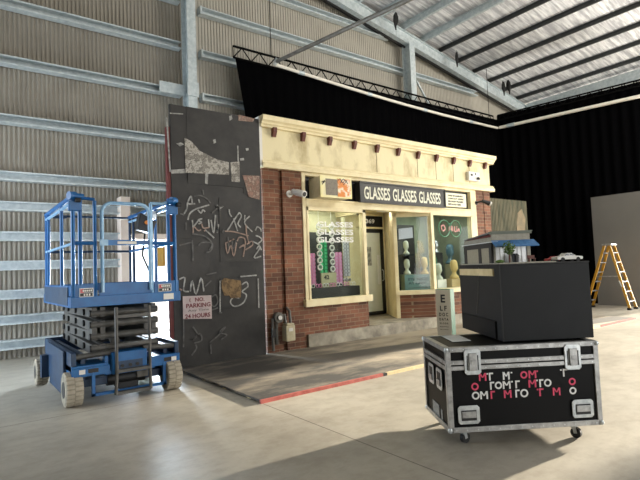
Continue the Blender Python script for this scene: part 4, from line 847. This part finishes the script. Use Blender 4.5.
for x, y, a in ((.13, .03, .5), (1.14, .0, -.9), (.14, .66, .2), (1.24, .66, 1.2)):
    y = max(y, .06)
    ca, sa = math.cos(a), math.sin(a)
    fk = part('castor', MB().box(x - .04, x + .04, y - .045, y + .045, .105, .113).bar((x, y, .108), (x + .02 * ca, y + .02 * sa, .085), .04, .04).bar((x + .02 * ca - .018 * sa, y + .02 * sa + .018 * ca, .095), (x + .03 * ca - .018 * sa, y + .03 * sa + .018 * ca, .04), .03, .005, (sa, -ca, 0)).bar((x + .02 * ca + .018 * sa, y + .02 * sa - .018 * ca, .095), (x + .03 * ca + .018 * sa, y + .03 * sa - .018 * ca, .04), .03, .005, (sa, -ca, 0)), M_latch, K, local=True)
    wx, wy = x + .03 * ca, y + .03 * sa
    part('castor_wheel', MB().cyl((wx - .019 * -sa, wy - .019 * ca, .045), (wx + .019 * -sa, wy + .019 * ca, .045), .045, 20), M_rubber, fk, local=True, smooth=True)
ca, sa = math.cos(CA), math.sin(CA)
def kc(x, y, z): return (CO[0] + x * ca - y * sa, CO[1] + x * sa + y * ca, z)
def kthing(name, label, cat, x, y, z, da=0, group=None): return thing(name, label, cat, kc(x, y, z), CA + da, group)
def kmb(b, x, y, z): # author in case coordinates, shift to the thing's local frame
    b.v = [(p[0] - x, p[1] - y, p[2] - z) for p in b.v]; return b
p = kthing('paper_sheet', 'pale grey sheet lying on the flight case beside the charcoal plinth', 'paper', .26, .51, Z1 + .004)
part('sheet', kmb(MB().prism([(.165, .30), (.35, .33), (.36, .71), (.175, .70)], (0, 0, Z1 + .0035), X3, Y3, (0, 0, .003)), .26, .51, Z1 + .004), M_paper, p, local=True)
PZ = 1.573; PE0, PE1, PN0, PN1 = .602, 1.47, .175, 1.28
P_ = kthing('display_plinth', 'large charcoal box plinth standing on the flight case under the model shop', 'plinth', 1.0, .6, Z1 + .003)
def pk(nm, b, m_, lab=None, bev=0): return part(nm, kmb(b, 1.0, .6, Z1 + .003), m_, P_, local=True, bevel=bev, label=lab)
pk('carcass', MB().box(PE0 + .012, PE1, PN0, PN1, Z1 + .003, PZ - .012), M_plinth, bev=.004); pk('top_board', MB().box(PE0, PE1 + .004, PN0 - .004, PN1, PZ - .012, PZ), M_plinth2, bev=.003)
pk('side_panel', MB().box(PE0, PE0 + .012, PN0, PN1, Z1 + .004, PZ - .012), M_plinth2)
pk('lower_flap', MB().box(PE0 - .02, PE0, .30, 1.22, Z1 + .01, 1.03), M_plinth)
pk('pale_strip', MB().box(PE0 - .014, PE0, .30, 1.24, 1.46, 1.53), M_timber, 'pale timber strip')
pk('cord', MB().tube([(PE0 - .01, .66, 1.55), (PE0 - .012, .70, 1.3), (PE0 - .012, .78, 1.06)], .004, 6), M_steelgrey)
# model shop
mx, my = .75, .62
S = kthing('model_shop', 'miniature corner shop with a blue awning standing on the charcoal plinth', 'model', mx, my, PZ)
def ms(nm, b, m_, lab=None, sm=False): return part(nm, kmb(b, mx, my, PZ), m_, S, local=True, label=lab, smooth=sm)
ms('base_board', MB().box(PE0 + .01, 1.16, PN0 + .01, 1.26, PZ, PZ + .012), M_modelgrey)
fx0, fx1, fy = .652, 1.035, .42
ms('front_wall', MB().box(fx0, fx1, fy, fy + .03, PZ + .18, PZ + .30).box(fx0, fx0 + .03, fy, fy + .03, PZ + .012, PZ + .18).box(fx0 + .17, fx0 + .21, fy, fy + .03, PZ + .012, PZ + .18).box(fx1 - .035, fx1, fy, fy + .03, PZ + .012, PZ + .18), M_modelgrey)
ms('cornice', MB().box(fx0 - .01, fx1 + .015, fy - .015, fy + .04, PZ + .295, PZ + .315).box(fx0 - .015, fx1 + .02, fy - .02, fy + .045, PZ + .315, PZ + .325), mat('model_weathered_cap', rgb(112, 118, 106), None, rough=.7))
ms('shop_window', MB().box(fx0 + .03, fx0 + .17, fy + .012, fy + .02, PZ + .012, PZ + .18).box(fx0 + .21, fx1 - .035, fy + .012, fy + .02, PZ + .012, PZ + .18), mat('pale_model_glass', rgb(236, 238, 238), None, rough=.3))
b = MB()
for x in (fx0 + .075, fx0 + .12, fx0 + .25, fx0 + .295): b.box(x, x + .005, fy + .006, fy + .013, PZ + .012, PZ + .18)
b.box(fx0 + .03, fx0 + .17, fy + .006, fy + .013, PZ + .11, PZ + .115).box(fx0 + .21, fx1 - .035, fy + .006, fy + .013, PZ + .11, PZ + .115)
ms('glazing_bar', b, M_vinyl)
ms('awning', MB().prism([(fy, PZ + .235), (fy, PZ + .225), (fy - .10, PZ + .165), (fy - .105, PZ + .175)], (fx0 - .01, 0, 0), Y3, Z3, (fx1 - fx0 + .05, 0, 0)), M_awning); 
ms('main_walls', MB().box(fx0, fx0 + .02, fy + .03, 1.22, PZ + .012, PZ + .27).box(fx1 - .02, fx1, fy + .03, 1.22, PZ + .012, PZ + .27).box(fx0, fx1, 1.2, 1.22, PZ + .012, PZ + .25), M_modelgrey)
ms('side_wing', MB().box(.632, .647, .40, 1.18, PZ + .165, PZ + .215).box(.632, .647, .40, .47, PZ + .012, PZ + .165).box(.632, .647, .68, .75, PZ + .012, PZ + .165).box(.632, .647, 1.1, 1.18, PZ + .012, PZ + .165).box(.632, fx0, .40, .415, PZ + .012, PZ + .21).box(.632, fx0, 1.165, 1.18, PZ + .012, PZ + .21), M_modeldark)
ms('shutter', MB().box(.638, .644, .47, .68, PZ + .012, PZ + .165).box(.638, .644, .75, 1.1, PZ + .012, PZ + .165), mat('pale_model_shutter', rgb(176, 168, 146), rgb(160, 152, 132), 60, .7))
ms('upper_gable', MB().prism([(.45, PZ + .215), (1.15, PZ + .215), (1.15, PZ + .275), (.45, PZ + .30)], (.66, 0, 0), Y3, Z3, (.02, 0, 0)), M_maroon); ms('wing_roof', MB().box(.617, fx0 + .05, .395, 1.2, PZ + .215, PZ + .223), M_paper)
ms('main_roof', MB().prism([(.43, PZ + .312), (1.22, PZ + .275), (1.22, PZ + .287), (.43, PZ + .324)], (.65, 0, 0), Y3, Z3, (fx1 - .65, 0, 0)), mat('model_roof_grey', rgb(128, 130, 132), None, rough=.5))
ms('bench', MB().box(.94, 1.01, .27, .30, PZ + .04, PZ + .046).box(.945, .95, .27, .30, PZ + .012, PZ + .04).box(1.0, 1.005, .27, .30, PZ + .012, PZ + .04).box(.94, 1.01, .298, .303, PZ + .046, PZ + .075), M_corbel)
ms('bin', MB().lathe((.835, .33, PZ + .012), [(.028, 0), (.034, .07), (.02, .085)], 12), M_black, sm=True)
ms('sign_panel', MB().box(.837, .846, .405, .419, PZ + .08, PZ + .13), M_black)
T_ = kthing('model_tree', 'tiny green model tree in front of the miniature shop', 'model tree', .742, .255, PZ + .012)
part('trunk', MB().tube([(0, 0, 0), (.004, 0, .07), (-.002, .003, .13)], .006, 6), M_corbel, T_, local=True)
b = MB()
for k in range(220):
    th, ph, r_ = random.uniform(0, 2 * PI), random.uniform(-1, 1), random.uniform(.4, 1)
    q = Vector((.062 * r_ * math.cos(th) * math.sqrt(1 - ph * ph), .062 * r_ * math.sin(th) * math.sqrt(1 - ph * ph), .135 + .068 * r_ * ph)); a = Vector((random.uniform(-1, 1), random.uniform(-1, 1), random.uniform(-1, 1))).normalized(); c = a.orthogonal()
    b.add([q - a * .011, q + c * .008, q + a * .011, q - c * .008 + Vector((0, 0, .004))], [(0, 1, 2), (0, 2, 3)])
part('foliage', b, M_foliage, T_, local=True, stuff=True)
solo_b = MB().lathe(kc(.64, .235, PZ + .012), [(.028, 0), (.05, .012), (.035, .024), (.01, .03)], 12, 1.3, .7)
solo('model_shrub', solo_b, M_foliage, 'low green model shrub at the front corner of the plinth', 'model shrub', smooth=True)
# model cars
def car(name, label, paint, x, y, da, Ln):
    c = kthing(name, label, 'model car', x, y, PZ, da, None); s = Ln / .30
    q = lambda pts: [(a * s, z * s) for a, z in pts]
    w_ = .115 * s
    b = MB().prism(q([(-.15, .022), (.145, .022), (.15, .04), (.148, .052), (.09, .06), (-.06, .062), (-.145, .055), (-.15, .045)]), (0, -w_ / 2, 0), X3, Z3, (0, w_, 0))
    part('body', b, paint, c, local=True, bevel=.004)
    o = [(-.075, .06), (.075, .06), (.035, .09), (-.035, .092)]; i_ = w_ / 2 * .86; j_ = w_ / 2 * .7
    b = MB().add([(p_[0] * s, -(i_ if k < 2 else j_), p_[1] * s) for k, p_ in enumerate(o)] + [(p_[0] * s, (i_ if k < 2 else j_), p_[1] * s) for k, p_ in enumerate(o)], [(0, 1, 2, 3), (7, 6, 5, 4), (0, 4, 5, 1), (1, 5, 6, 2), (2, 6, 7, 3), (3, 7, 4, 0)])
    cb_ = part('cabin', b, paint, c, local=True, bevel=.003)
    gl = MB().prism(q([(-.058, .064), (-.004, .064), (-.004, .086), (-.036, .086)]), (0, -i_ - .0005, 0), X3, Z3, (0, .006, 0)).prism(q([(.004, .064), (.058, .064), (.034, .085), (.004, .086)]), (0, -i_ - .0005, 0), X3, Z3, (0, .006, 0))
    part('side_window', gl, M_glassdk, cb_, local=True)
    for wx_ in (-.088, .092):
        for wy_ in (-1, 1): part('wheel', MB().cyl((wx_ * s, wy_ * (w_ / 2 - .012 * s), .0235 * s), (wx_ * s, wy_ * (w_ / 2 + .002), .0235 * s), .0235 * s, 16), M_rubber, c, local=True, smooth=True)
    return c
car('model_car', 'white model sedan parked on top of the charcoal plinth', M_white, 1.355, .34, .08, .27)
car('model_car', 'red model car half hidden behind the white model sedan', M_red, 1.345, .56, .2, .19)
# ------------------------------------------------------------------ eye chart sign
E_ = thing('eye_chart_sign', 'standing white and mint green eye chart box behind the flight case', 'sign', (8.25, 6.75, .04), math.radians(-75))
w_, d__, h_ = .33, .20, 1.02
part('box', MB().box(-w_ / 2, w_ / 2, 0, d__, 0, h_), M_green, E_, local=True, bevel=.004)
part('chart_face', MB().box(-w_ / 2 + .005, w_ / 2 - .005, -.006, 0, .01, h_ - .01), mat('aged_white_chart', rgb(178, 173, 158), None, rough=.6), E_, local=True)
for s_, z, hh, ww in (('E', .74, .17, .10), ('L F', .57, .105, .15), ('D O C', .455, .075, .20), ('D A T A', .365, .055, .20), ('E L O D R', .29, .035, .19), ('N O F P T C', .225, .025, .19), ('F E L O P Z D', .17, .018, .18)): part('letter_row', MB().text(s_, (-ww / 2, -.006, z), X3, Z3, ww, hh, (0, -.003, 0), bold=.035), M_black, E_, local=True)
# ------------------------------------------------------------------ iron fence, grey panel, ladder on the right
b = MB(); b.corr(12.16, 14.42, .075, .02, lambda u, d, z: (u, 8.32 - d, z), lambda u: 0, lambda u: 3.45)
f_ = thing('iron_fence', 'weathered green grey corrugated iron fence between the shop and the black drape', 'fence', (13.3, 8.32, 0))
part('sheet', b, M_fence, f_); part('top_rail', MB().box(12.16, 14.42, 8.33, 8.38, 3.36, 3.44).box(12.16, 14.42, 8.33, 8.38, .5, .58), M_corbel, f_); part('post', MB().box(12.2, 12.3, 8.38, 8.46, 0, 3.4), M_corbel, f_); part('post', MB().box(14.25, 14.35, 8.38, 8.46, 0, 3.4), M_corbel, f_)
part('rust_patch', MB().prism([(13.72, 2.3), (14.2, 2.25), (14.28, 2.9), (14.1, 3.2), (13.85, 3.05)], (0, 8.297, 0), X3, Z3, (0, -.003, 0)), mat('pale_rust_stain', rgb(134, 116, 88), rgb(100, 94, 74), 4, .8), f_)
g_ = thing('scenery_flat', 'tall plain grey scenery flat standing behind the yellow ladder', 'scenery flat', (17.45, 6.6, 0))
part('face_panel', MB().box(17.40, 17.43, 6.15, 7.69, 0, 3.65), M_greypanel, g_); b = MB()
for y in (6.2, 6.9, 7.64): b.box(17.43, 17.5, y - .04, y + .04, 0, 3.6)
part('rear_frame', b, M_timber, g_)
M_step = mat('dull_ladder_tread', rgb(84, 84, 82), rgb(98, 98, 96), 12, .5)
A_ = thing('step_ladder', 'yellow double-sided step ladder standing open in front of the grey flat', 'ladder', (16.45, 6.9, 0))
YA, ZT, XN, XF = 6.80, 1.98, 16.16, 16.62
for y_end, nm in ((7.52, 0), (6.25, 1)):
    ytop = YA + (.07 if nm == 0 else -.07)
    for x, xt in ((XN - .0, XN + .08), (XF, XF - .06)):
        part('rail', MB().bar((x, y_end, .03), (xt, ytop, ZT), .036, .07, (0, 1, 0)), M_yellow, A_)
        part('foot', MB().box(x - .05, x + .05, y_end - .06, y_end + .06, 0, .06), M_rubber, A_)
    for k in range(6):
        f = (k + .75) / 6.6; y = y_end + (ytop - y_end) * f; z = .03 + (ZT - .03) * f
        part('step', MB().box(XN + .08 * f, XF - .06 * f, y - .045, y + .045, z - .015, z + .015), M_step, A_)
part('top_cap', MB().box(XN + .04, XF - .02, YA - .14, YA + .14, ZT - .02, ZT + .035), M_alu, A_, bevel=.01)
parts('spreader', MB().bar((XN + .05, YA - .33, 1.0), (XN + .05, YA + .42, 1.0), .015, .02).bar((XF - .04, YA - .33, 1.0), (XF - .04, YA + .42, 1.0), .015, .02), M_alu, A_)
part('label', MB().prism([(-.02, -.1), (.02, -.1), (.02, .1), (-.02, .1)], (XN + .02, 6.46, .78), Y3, (0, .34, .94), (-.012, 0, 0)), M_paper, A_)
# ------------------------------------------------------------------ window displays
def spec_pair(b, x, y, z, w, r):
    R_ = w * .23
    for s_ in (-1, 1): b.ring((x + s_ * w * .25, y, z), Y3, R_, r, 14, 5)
    b.tube([(x - w * .06, y, z + R_ * .3), (x, y, z + R_ * .5), (x + w * .06, y, z + R_ * .3)], r, 5); b.tube([(x - w * .48, y, z + R_ * .3), (x - w * .5, y + .03, z + R_ * .3)], r, 4); b.tube([(x + w * .48, y, z + R_ * .3), (x + w * .5, y + .03, z + R_ * .3)], r, 4)
    return b
def strip(label, x0, x1, z0, z1, y, m_back, m_fr, n):
    t_ = thing('spectacle_strip', label, 'spectacles display', ((x0 + x1) / 2, y, z0), 0, None)
    part('backing', MB().box(x0, x1, y, y + .02, z0, z1), m_back, t_)
    for k in range(n):
        z = z0 + (z1 - z0) * (k + .5) / n
        part('spectacles', spec_pair(MB(), (x0 + x1) / 2, y - .015, z, (x1 - x0) * .98, .006), m_fr, t_)
M_pinkback = mat('pale_pink_card', rgb(216, 168, 206), None, rough=.5); M_greenback = mat('bright_mint_card', rgb(92, 208, 148), None, rough=.5); M_silverback = mat('pale_silver_card', rgb(206, 208, 214), None, rough=.5)
M_greend = mat('deep_mint_plastic', rgb(30, 150, 96), None, rough=.3)
strip('pink column of spectacles between the brick pier and the green column', 5.96, 6.13, 1.26, 1.92, 8.36, M_pinkback, M_pinkfr, 8)
strip('tall mint green column of spectacles in the shop window', 6.25, 6.45, 1.5, 2.19, 8.34, M_greenback, M_greend, 9)
strip('pink column of spectacles in the shop window, next to the silver column', 6.67, 6.86, 1.26, 1.93, 8.36, M_pinkback, M_pinkfr, 9)
strip('silver column of spectacles in the shop window, nearest the door', 6.92, 7.09, 1.40, 2.18, 8.36, M_silverback, M_silver, 10)
for x, lab, za, zb in ((6.2, 'chain of white display rings between a pink column and the green column', 1.55, 2.56), (6.54, 'chain of white display rings between the green column and the silver side', 1.5, 2.56)):
    t_ = thing('ring_chain', lab, 'hanging decoration', (x, 8.28, za))
    part('cord', MB().tube([(x, 8.28, 2.93), (x, 8.28, za)], .004, 5), M_vinyl, t_)
    n = 7
    for k in range(n): part('ring', MB().ring((x, 8.28, za + (zb - za) * (k + .5) / n), Y3, .055, .016, 18, 6), M_vinyl, t_)
solo('backdrop_board', MB().box(5.95, 7.2, 8.66, 8.68, .93, 2.4), M_black, 'black backdrop board behind the spectacle columns', 'board')
solo('backdrop_board', MB().box(7.12, 7.22, 8.62, 8.65, .93, 2.75), M_lining, 'cream upright board behind the silver spectacles near the shop door', 'board')
solo('window_ledge', MB().box(5.78, 7.2, 8.18, 8.60, .92, 1.19), M_black, 'black ledge along the bottom of the window with GLASSES lettering', 'ledge')
t_ = thing('price_card', 'cream numbered card standing on the black ledge under the green spectacles', 'card', (6.42, 8.3, 1.19)); part('card', MB().box(6.22, 6.63, 8.28, 8.30, 1.19, 1.50), M_lining, t_); part('number', MB().text('42', (6.29, 8.28, 1.36), X3, Z3, .14, .09, (0, -.003, 0), bold=.04), M_black, t_); part('small_print', MB().box(6.29, 6.56, 8.277, 8.28, 1.27, 1.28).box(6.29, 6.52, 8.277, 8.28, 1.24, 1.25), M_dim, t_)
proto = None
names = ['nearest the brick pier', 'second from the brick pier', 'third from the brick pier', 'in the middle', 'third from the door', 'second from the door', 'nearest the door']
for k in range(7):
    x = 5.92 + .185 * k; m_ = M_vinyl if k % 2 == 0 else M_pinkfr
    lab = '%s spectacles %s in the row on the black ledge' % ('white' if k % 2 == 0 else 'pink', names[k])
    t_ = thing('spectacles', lab, 'spectacles', (x, 8.22, 1.19), 0, 'spectacles on the window ledge')
    q = MB(); spec_pair(q, 0, 0, .05, .16, .007); part('frame', q, m_, t_, local=True)
solo('paper_garland', MB().tube([(6.85 + .03 * k, 8.40 + .05 * math.sin(k * 2.1), 1.27 + .09 * abs(math.sin(k * 1.3))) for k in range(11)], .022, 6), mat('lilac_tissue', rgb(196, 180, 204), rgb(160, 170, 160), 12, .7), 'crumpled lilac tissue garland on the door end of the black ledge', 'garland')
def bust(name, label, m_, x, y, z, h, shoulders=True):
    t_ = thing(name, label, 'mannequin head', (x, y, z))
    s = h / .42
    prof = [(.085, 0), (.10, .02), (.095, .05), (.06, .09), (.042, .12), (.042, .15), (.062, .18), (.076, .23), (.082, .29), (.078, .35), (.058, .395), (.02, .418)] if shoulders else [(.05, 0), (.05, .03), (.042, .08), (.042, .12), (.062, .16), (.076, .22), (.082, .29), (.078, .35), (.058, .395), (.02, .418)]
    b = MB().lathe((x, y, z), [(r_ * s, q * s) for r_, q in prof], 20, .88, 1.08)
    # brow, nose, lips and chin raised on the front (-y)
    vs = []
    for (vx, vy, vz) in b.v:
        q = (vz - z) / s; dx = (vx - x) / (s * .08)
        if vy < y and abs(dx) < .9:
            f = max(0, 1 - abs(dx) * 1.3)
            if .20 < q < .26: vy -= .026 * s * f
            elif .26 <= q < .31: vy += .004 * s * f
            elif .15 < q <= .19: vy -= .012 * s * f
        vs.append((vx, vy, vz))
    b.v = vs
    part('head', b, m_, t_, smooth=True)
    part('nose', MB().prism([(0, 0), (.03 * s, -.0), (0.004 * s, .055 * s)], (x - .008 * s, y - .078 * s, z + .215 * s), (0, -1, 0), Z3, (.016 * s, 0, 0)), m_, t_)
    return t_
solo('backdrop_board', MB().box(9.15, 9.95, 9.0, 9.02, .93, 2.66), M_black, 'black backdrop board behind the stacked white mannequin heads', 'board')
solo('display_stand', MB().box(9.24, 9.56, 8.72, 8.95, .93, 1.36), M_liningd, 'low green stand behind the teal card, carrying a white head', 'stand')
solo('display_shelf', MB().box(9.2, 9.62, 8.70, 8.99, 1.84, 1.87).box(9.2, 9.23, 8.9, 8.99, .93, 1.84).box(9.59, 9.62, 8.9, 8.99, .93, 1.84), M_glassdk, 'small dark shelf carrying the upper white mannequin head', 'shelf')
bust('mannequin_head', 'lower white mannequin head, just above the teal card', M_plaster, 9.39, 8.80, 1.36, .40)
bust('mannequin_head', 'upper white mannequin head, on the small dark shelf', M_plaster, 9.39, 8.80, 1.87, .36)
solo('display_stand', MB().box(9.75, 10.05, 8.55, 8.80, .93, 1.34), M_lining, 'cream stand carrying the yellow wax head in the splayed window', 'stand')
bust('mannequin_head', 'yellowed wax mannequin head on a cream stand in the splayed window', M_wax, 9.9, 8.66, 1.34, .46)
t_ = thing('frame_tree', 'cluster of gold spectacle frames hanging behind the yellow wax head', 'spectacles display', (10.05, 8.95, .93)); part('stem', MB().tube([(10.05, 8.95, .93), (10.05, 8.95, 2.25)], .012, 6), M_gold, t_)
for k in range(12): part('spectacles', spec_pair(MB(), 10.05 + random.uniform(-.14, .14), 8.90, 1.55 + .058 * k, .17, .007), M_gold, t_)
solo('paper_notice', MB().prism([(9.30, 2.27), (9.85, 2.32), (9.84, 2.60), (9.31, 2.55)], (0, 8.96, 0), X3, Z3, (0, -.006, 0)), mat('lilac_grey_card', rgb(150, 150, 164), None, rough=.6), 'grey notice hung above the white mannequin heads', 'notice')
t_ = thing('tests_card', 'dusty teal card standing at the foot of the splayed window', 'card', (9.5, 8.5, .93))
CU = Vector((.80, -.60, 0)); cO = Vector((9.10, 8.62, .93)); cN = Vector((-.6, -.8, 0))
part('card', MB().prism([(0, 0), (.68, 0), (.68, .42), (0, .42)], cO, CU, Z3, Vector((.6, .8, 0)) * .012), M_teal, t_)
part('lettering', MB().text('EYE TESTS', cO + CU * .09 + Vector((0, 0, .27)), CU, Z3, .48, .07, cN * .003, bold=.03), mat('dark_teal_ink', rgb(48, 72, 82), None, rough=.6), t_); part('lettering', MB().text('AT LAST', cO + CU * .09 + Vector((0, 0, .175)), CU, Z3, .44, .06, cN * .003, bold=.03), mat('dark_teal_ink', rgb(48, 72, 82), None, rough=.6), t_); part('underline', MB().prism([(.08, .08), (.56, .08), (.56, .092), (.08, .092)], cO, CU, Z3, cN * .003), M_dim, t_)
solo('display_stand', MB().box(10.10, 10.45, 8.40, 8.62, .93, 1.18), M_white, 'low white stand carrying the small white head near the mullion', 'stand')
bust('mannequin_head', 'small white mannequin head on the low white stand near the mullion', M_plaster, 10.27, 8.5, 1.18, .44)
solo('display_stand', MB().box(10.5, 10.78, 8.75, 9.0, .93, 1.90), M_glassdk, 'tall dark stand carrying the silver head behind the emblem', 'stand')
bust('mannequin_head', 'silver mannequin head on the tall dark stand under the mint emblem', M_silver, 10.64, 8.86, 1.90, .34)
solo('folded_scarf', MB().lathe((10.32, 8.74, 1.5), [(.05, 0), (.16, .05), (.17, .2), (.12, .34), (.04, .40)], 14, 1.0, .6), M_green, 'mint green cloth form on a slim stand under the mint emblem', 'cloth', smooth=True)
solo('display_stand', MB().box(10.25, 10.40, 8.68, 8.80, .93, 1.5), M_lining, 'slim cream stand under the mint green cloth form', 'stand')
solo('display_stand', MB().box(10.92, 11.14, 8.6, 8.8, .93, 1.58), M_lining, 'cream stand carrying the blue glass head', 'stand')
bust('glass_figure', 'blue glass head in the window with the mint spectacles emblem', M_bluefig, 11.03, 8.7, 1.58, .56)
bust('mannequin_head', 'small yellow mannequin head in front of the blue glass head', M_wax, 10.86, 8.46, 1.18, .52)
solo('tan_box', MB().box(10.55, 11.12, 8.30, 8.6, .93, 1.18), mat('tan_display_box', rgb(190, 166, 120), None, rough=.7), 'tan box along the sill below the small yellow head', 'box')
solo('paper_notice', MB().box(9.16, 9.27, 9.652, 9.658, 1.11, 1.9), M_paper, 'narrow white paper on the shop door glass', 'notice')
solo('paper_notice', MB().box(8.72, 8.95, 9.65, 9.657, 1.62, 2.12), mat('grey_portrait_print', rgb(96, 100, 92), rgb(170, 172, 160), 12, .6), 'grey print taped to the shop door glass', 'notice')
# ------------------------------------------------------------------ camera, light
sc = bpy.context.scene
cam = bpy.data.cameras.new('camera'); cam.sensor_width = 36; cam.lens = 489.0 / 640 * 36; cam.clip_end = 200
co = bpy.data.objects.new('camera', cam); COL.objects.link(co); sc.camera = co
pi_, ro, ya = .0578, -.0388, .9262
cp, sp_ = math.cos(pi_), math.sin(pi_)
right = Vector((1, 0, 0)); fwd = Vector((0, cp, sp_)); up = Vector((0, -sp_, cp))
r_ = right * math.cos(ro) + up * math.sin(ro); u_ = up * math.cos(ro) - right * math.sin(ro)
A = Matrix(((math.sin(ya), -0, 0), (0, 0, 0), (0, 0, 1)))
tow = lambda v: Vector((math.sin(ya) * v.x + math.cos(ya) * v.y, -math.cos(ya) * v.x + math.sin(ya) * v.y, v.z))
R_, U_, F_ = tow(r_), tow(u_), tow(fwd)
co.matrix_world = Matrix(((R_.x, U_.x, -F_.x, 0), (R_.y, U_.y, -F_.y, 0), (R_.z, U_.z, -F_.z, 1.6), (0, 0, 0, 1)))
def lamp(name, kind, energy, color, loc, direction, **kw):
    l = bpy.data.lights.new(name, kind); l.energy = energy; l.color = color
    for k, v in kw.items(): setattr(l, k, v)
    o = bpy.data.objects.new(name, l); COL.objects.link(o); o.location = loc
    o.rotation_euler = Vector(direction).to_track_quat('-Z', 'Y').to_euler(); return o
SUN_DIR = (-1, .07, -.185)
lamp('sun', 'SUN', 24.0, (1.0, .90, .74), (25, 0, 8), SUN_DIR, angle=math.radians(1.5))
# daylight through the open roller doors and the back doorway
lamp('right_door_daylight', 'AREA', 1350, (1.0, .95, .86), (20.5, 3.6, 1.75), (-1, .15, .25), shape='RECTANGLE', size=3.5, size_y=3.3)
lamp('front_door_daylight', 'AREA', 620, (1.0, .97, .92), (5.5, -8.9, 2.6), (.1, 1, .45), shape='RECTANGLE', size=8.6, size_y=5)
lamp('added_gable_fill', 'AREA', 1150, (1.0, .96, .88), (16, -1.5, 7.6), (-.15, 1, -.02), shape='RECTANGLE', size=6, size_y=1.2)  # added fill lamp for the gable and facade, no skylight modelled
lamp('back_door_daylight', 'AREA', 950, (.74, .87, 1.0), (3.82, 12.1, 1.25), (-.22, -1, -.2), shape='RECTANGLE', size=.9, size_y=2.3)
lamp('left_door_daylight', 'AREA', 600, (.78, .89, 1.0), (-3.8, 9.5, 1.8), (1, .4, -.3), shape='RECTANGLE', size=3.6, size_y=3.4)
lamp('window_tube', 'AREA', 22, (1.0, .97, .86), (6.45, 8.40, 2.9), (0, .2, -1), shape='RECTANGLE', size=1.2, size_y=.3)
lamp('window_tube', 'AREA', 18, (.95, 1.0, .90), (10.2, 8.5, 2.9), (0, .2, -1), shape='RECTANGLE', size=1.6, size_y=.3)
lamp('entry_tube', 'AREA', 6, (1.0, .98, .9), (8.88, 8.89, 2.95), (0, .1, -1), shape='RECTANGLE', size=.75, size_y=.06)
w = bpy.data.worlds.new('World'); sc.world = w; w.use_nodes = True
bg = w.node_tree.nodes['Background']; bg.inputs[0].default_value = (.88, .94, 1.0, 1); bg.inputs[1].default_value = 3.0
sc.view_settings.view_transform = 'Standard'; sc.view_settings.look = 'None'; sc.view_settings.gamma = 1.0; sc.view_settings.exposure = -0.18; sc.view_settings.use_curve_mapping = False
sc.cycles.use_denoising = True; sc.cycles.max_bounces = 8; sc.cycles.diffuse_bounces = 5; sc.cycles.sample_clamp_indirect = 8
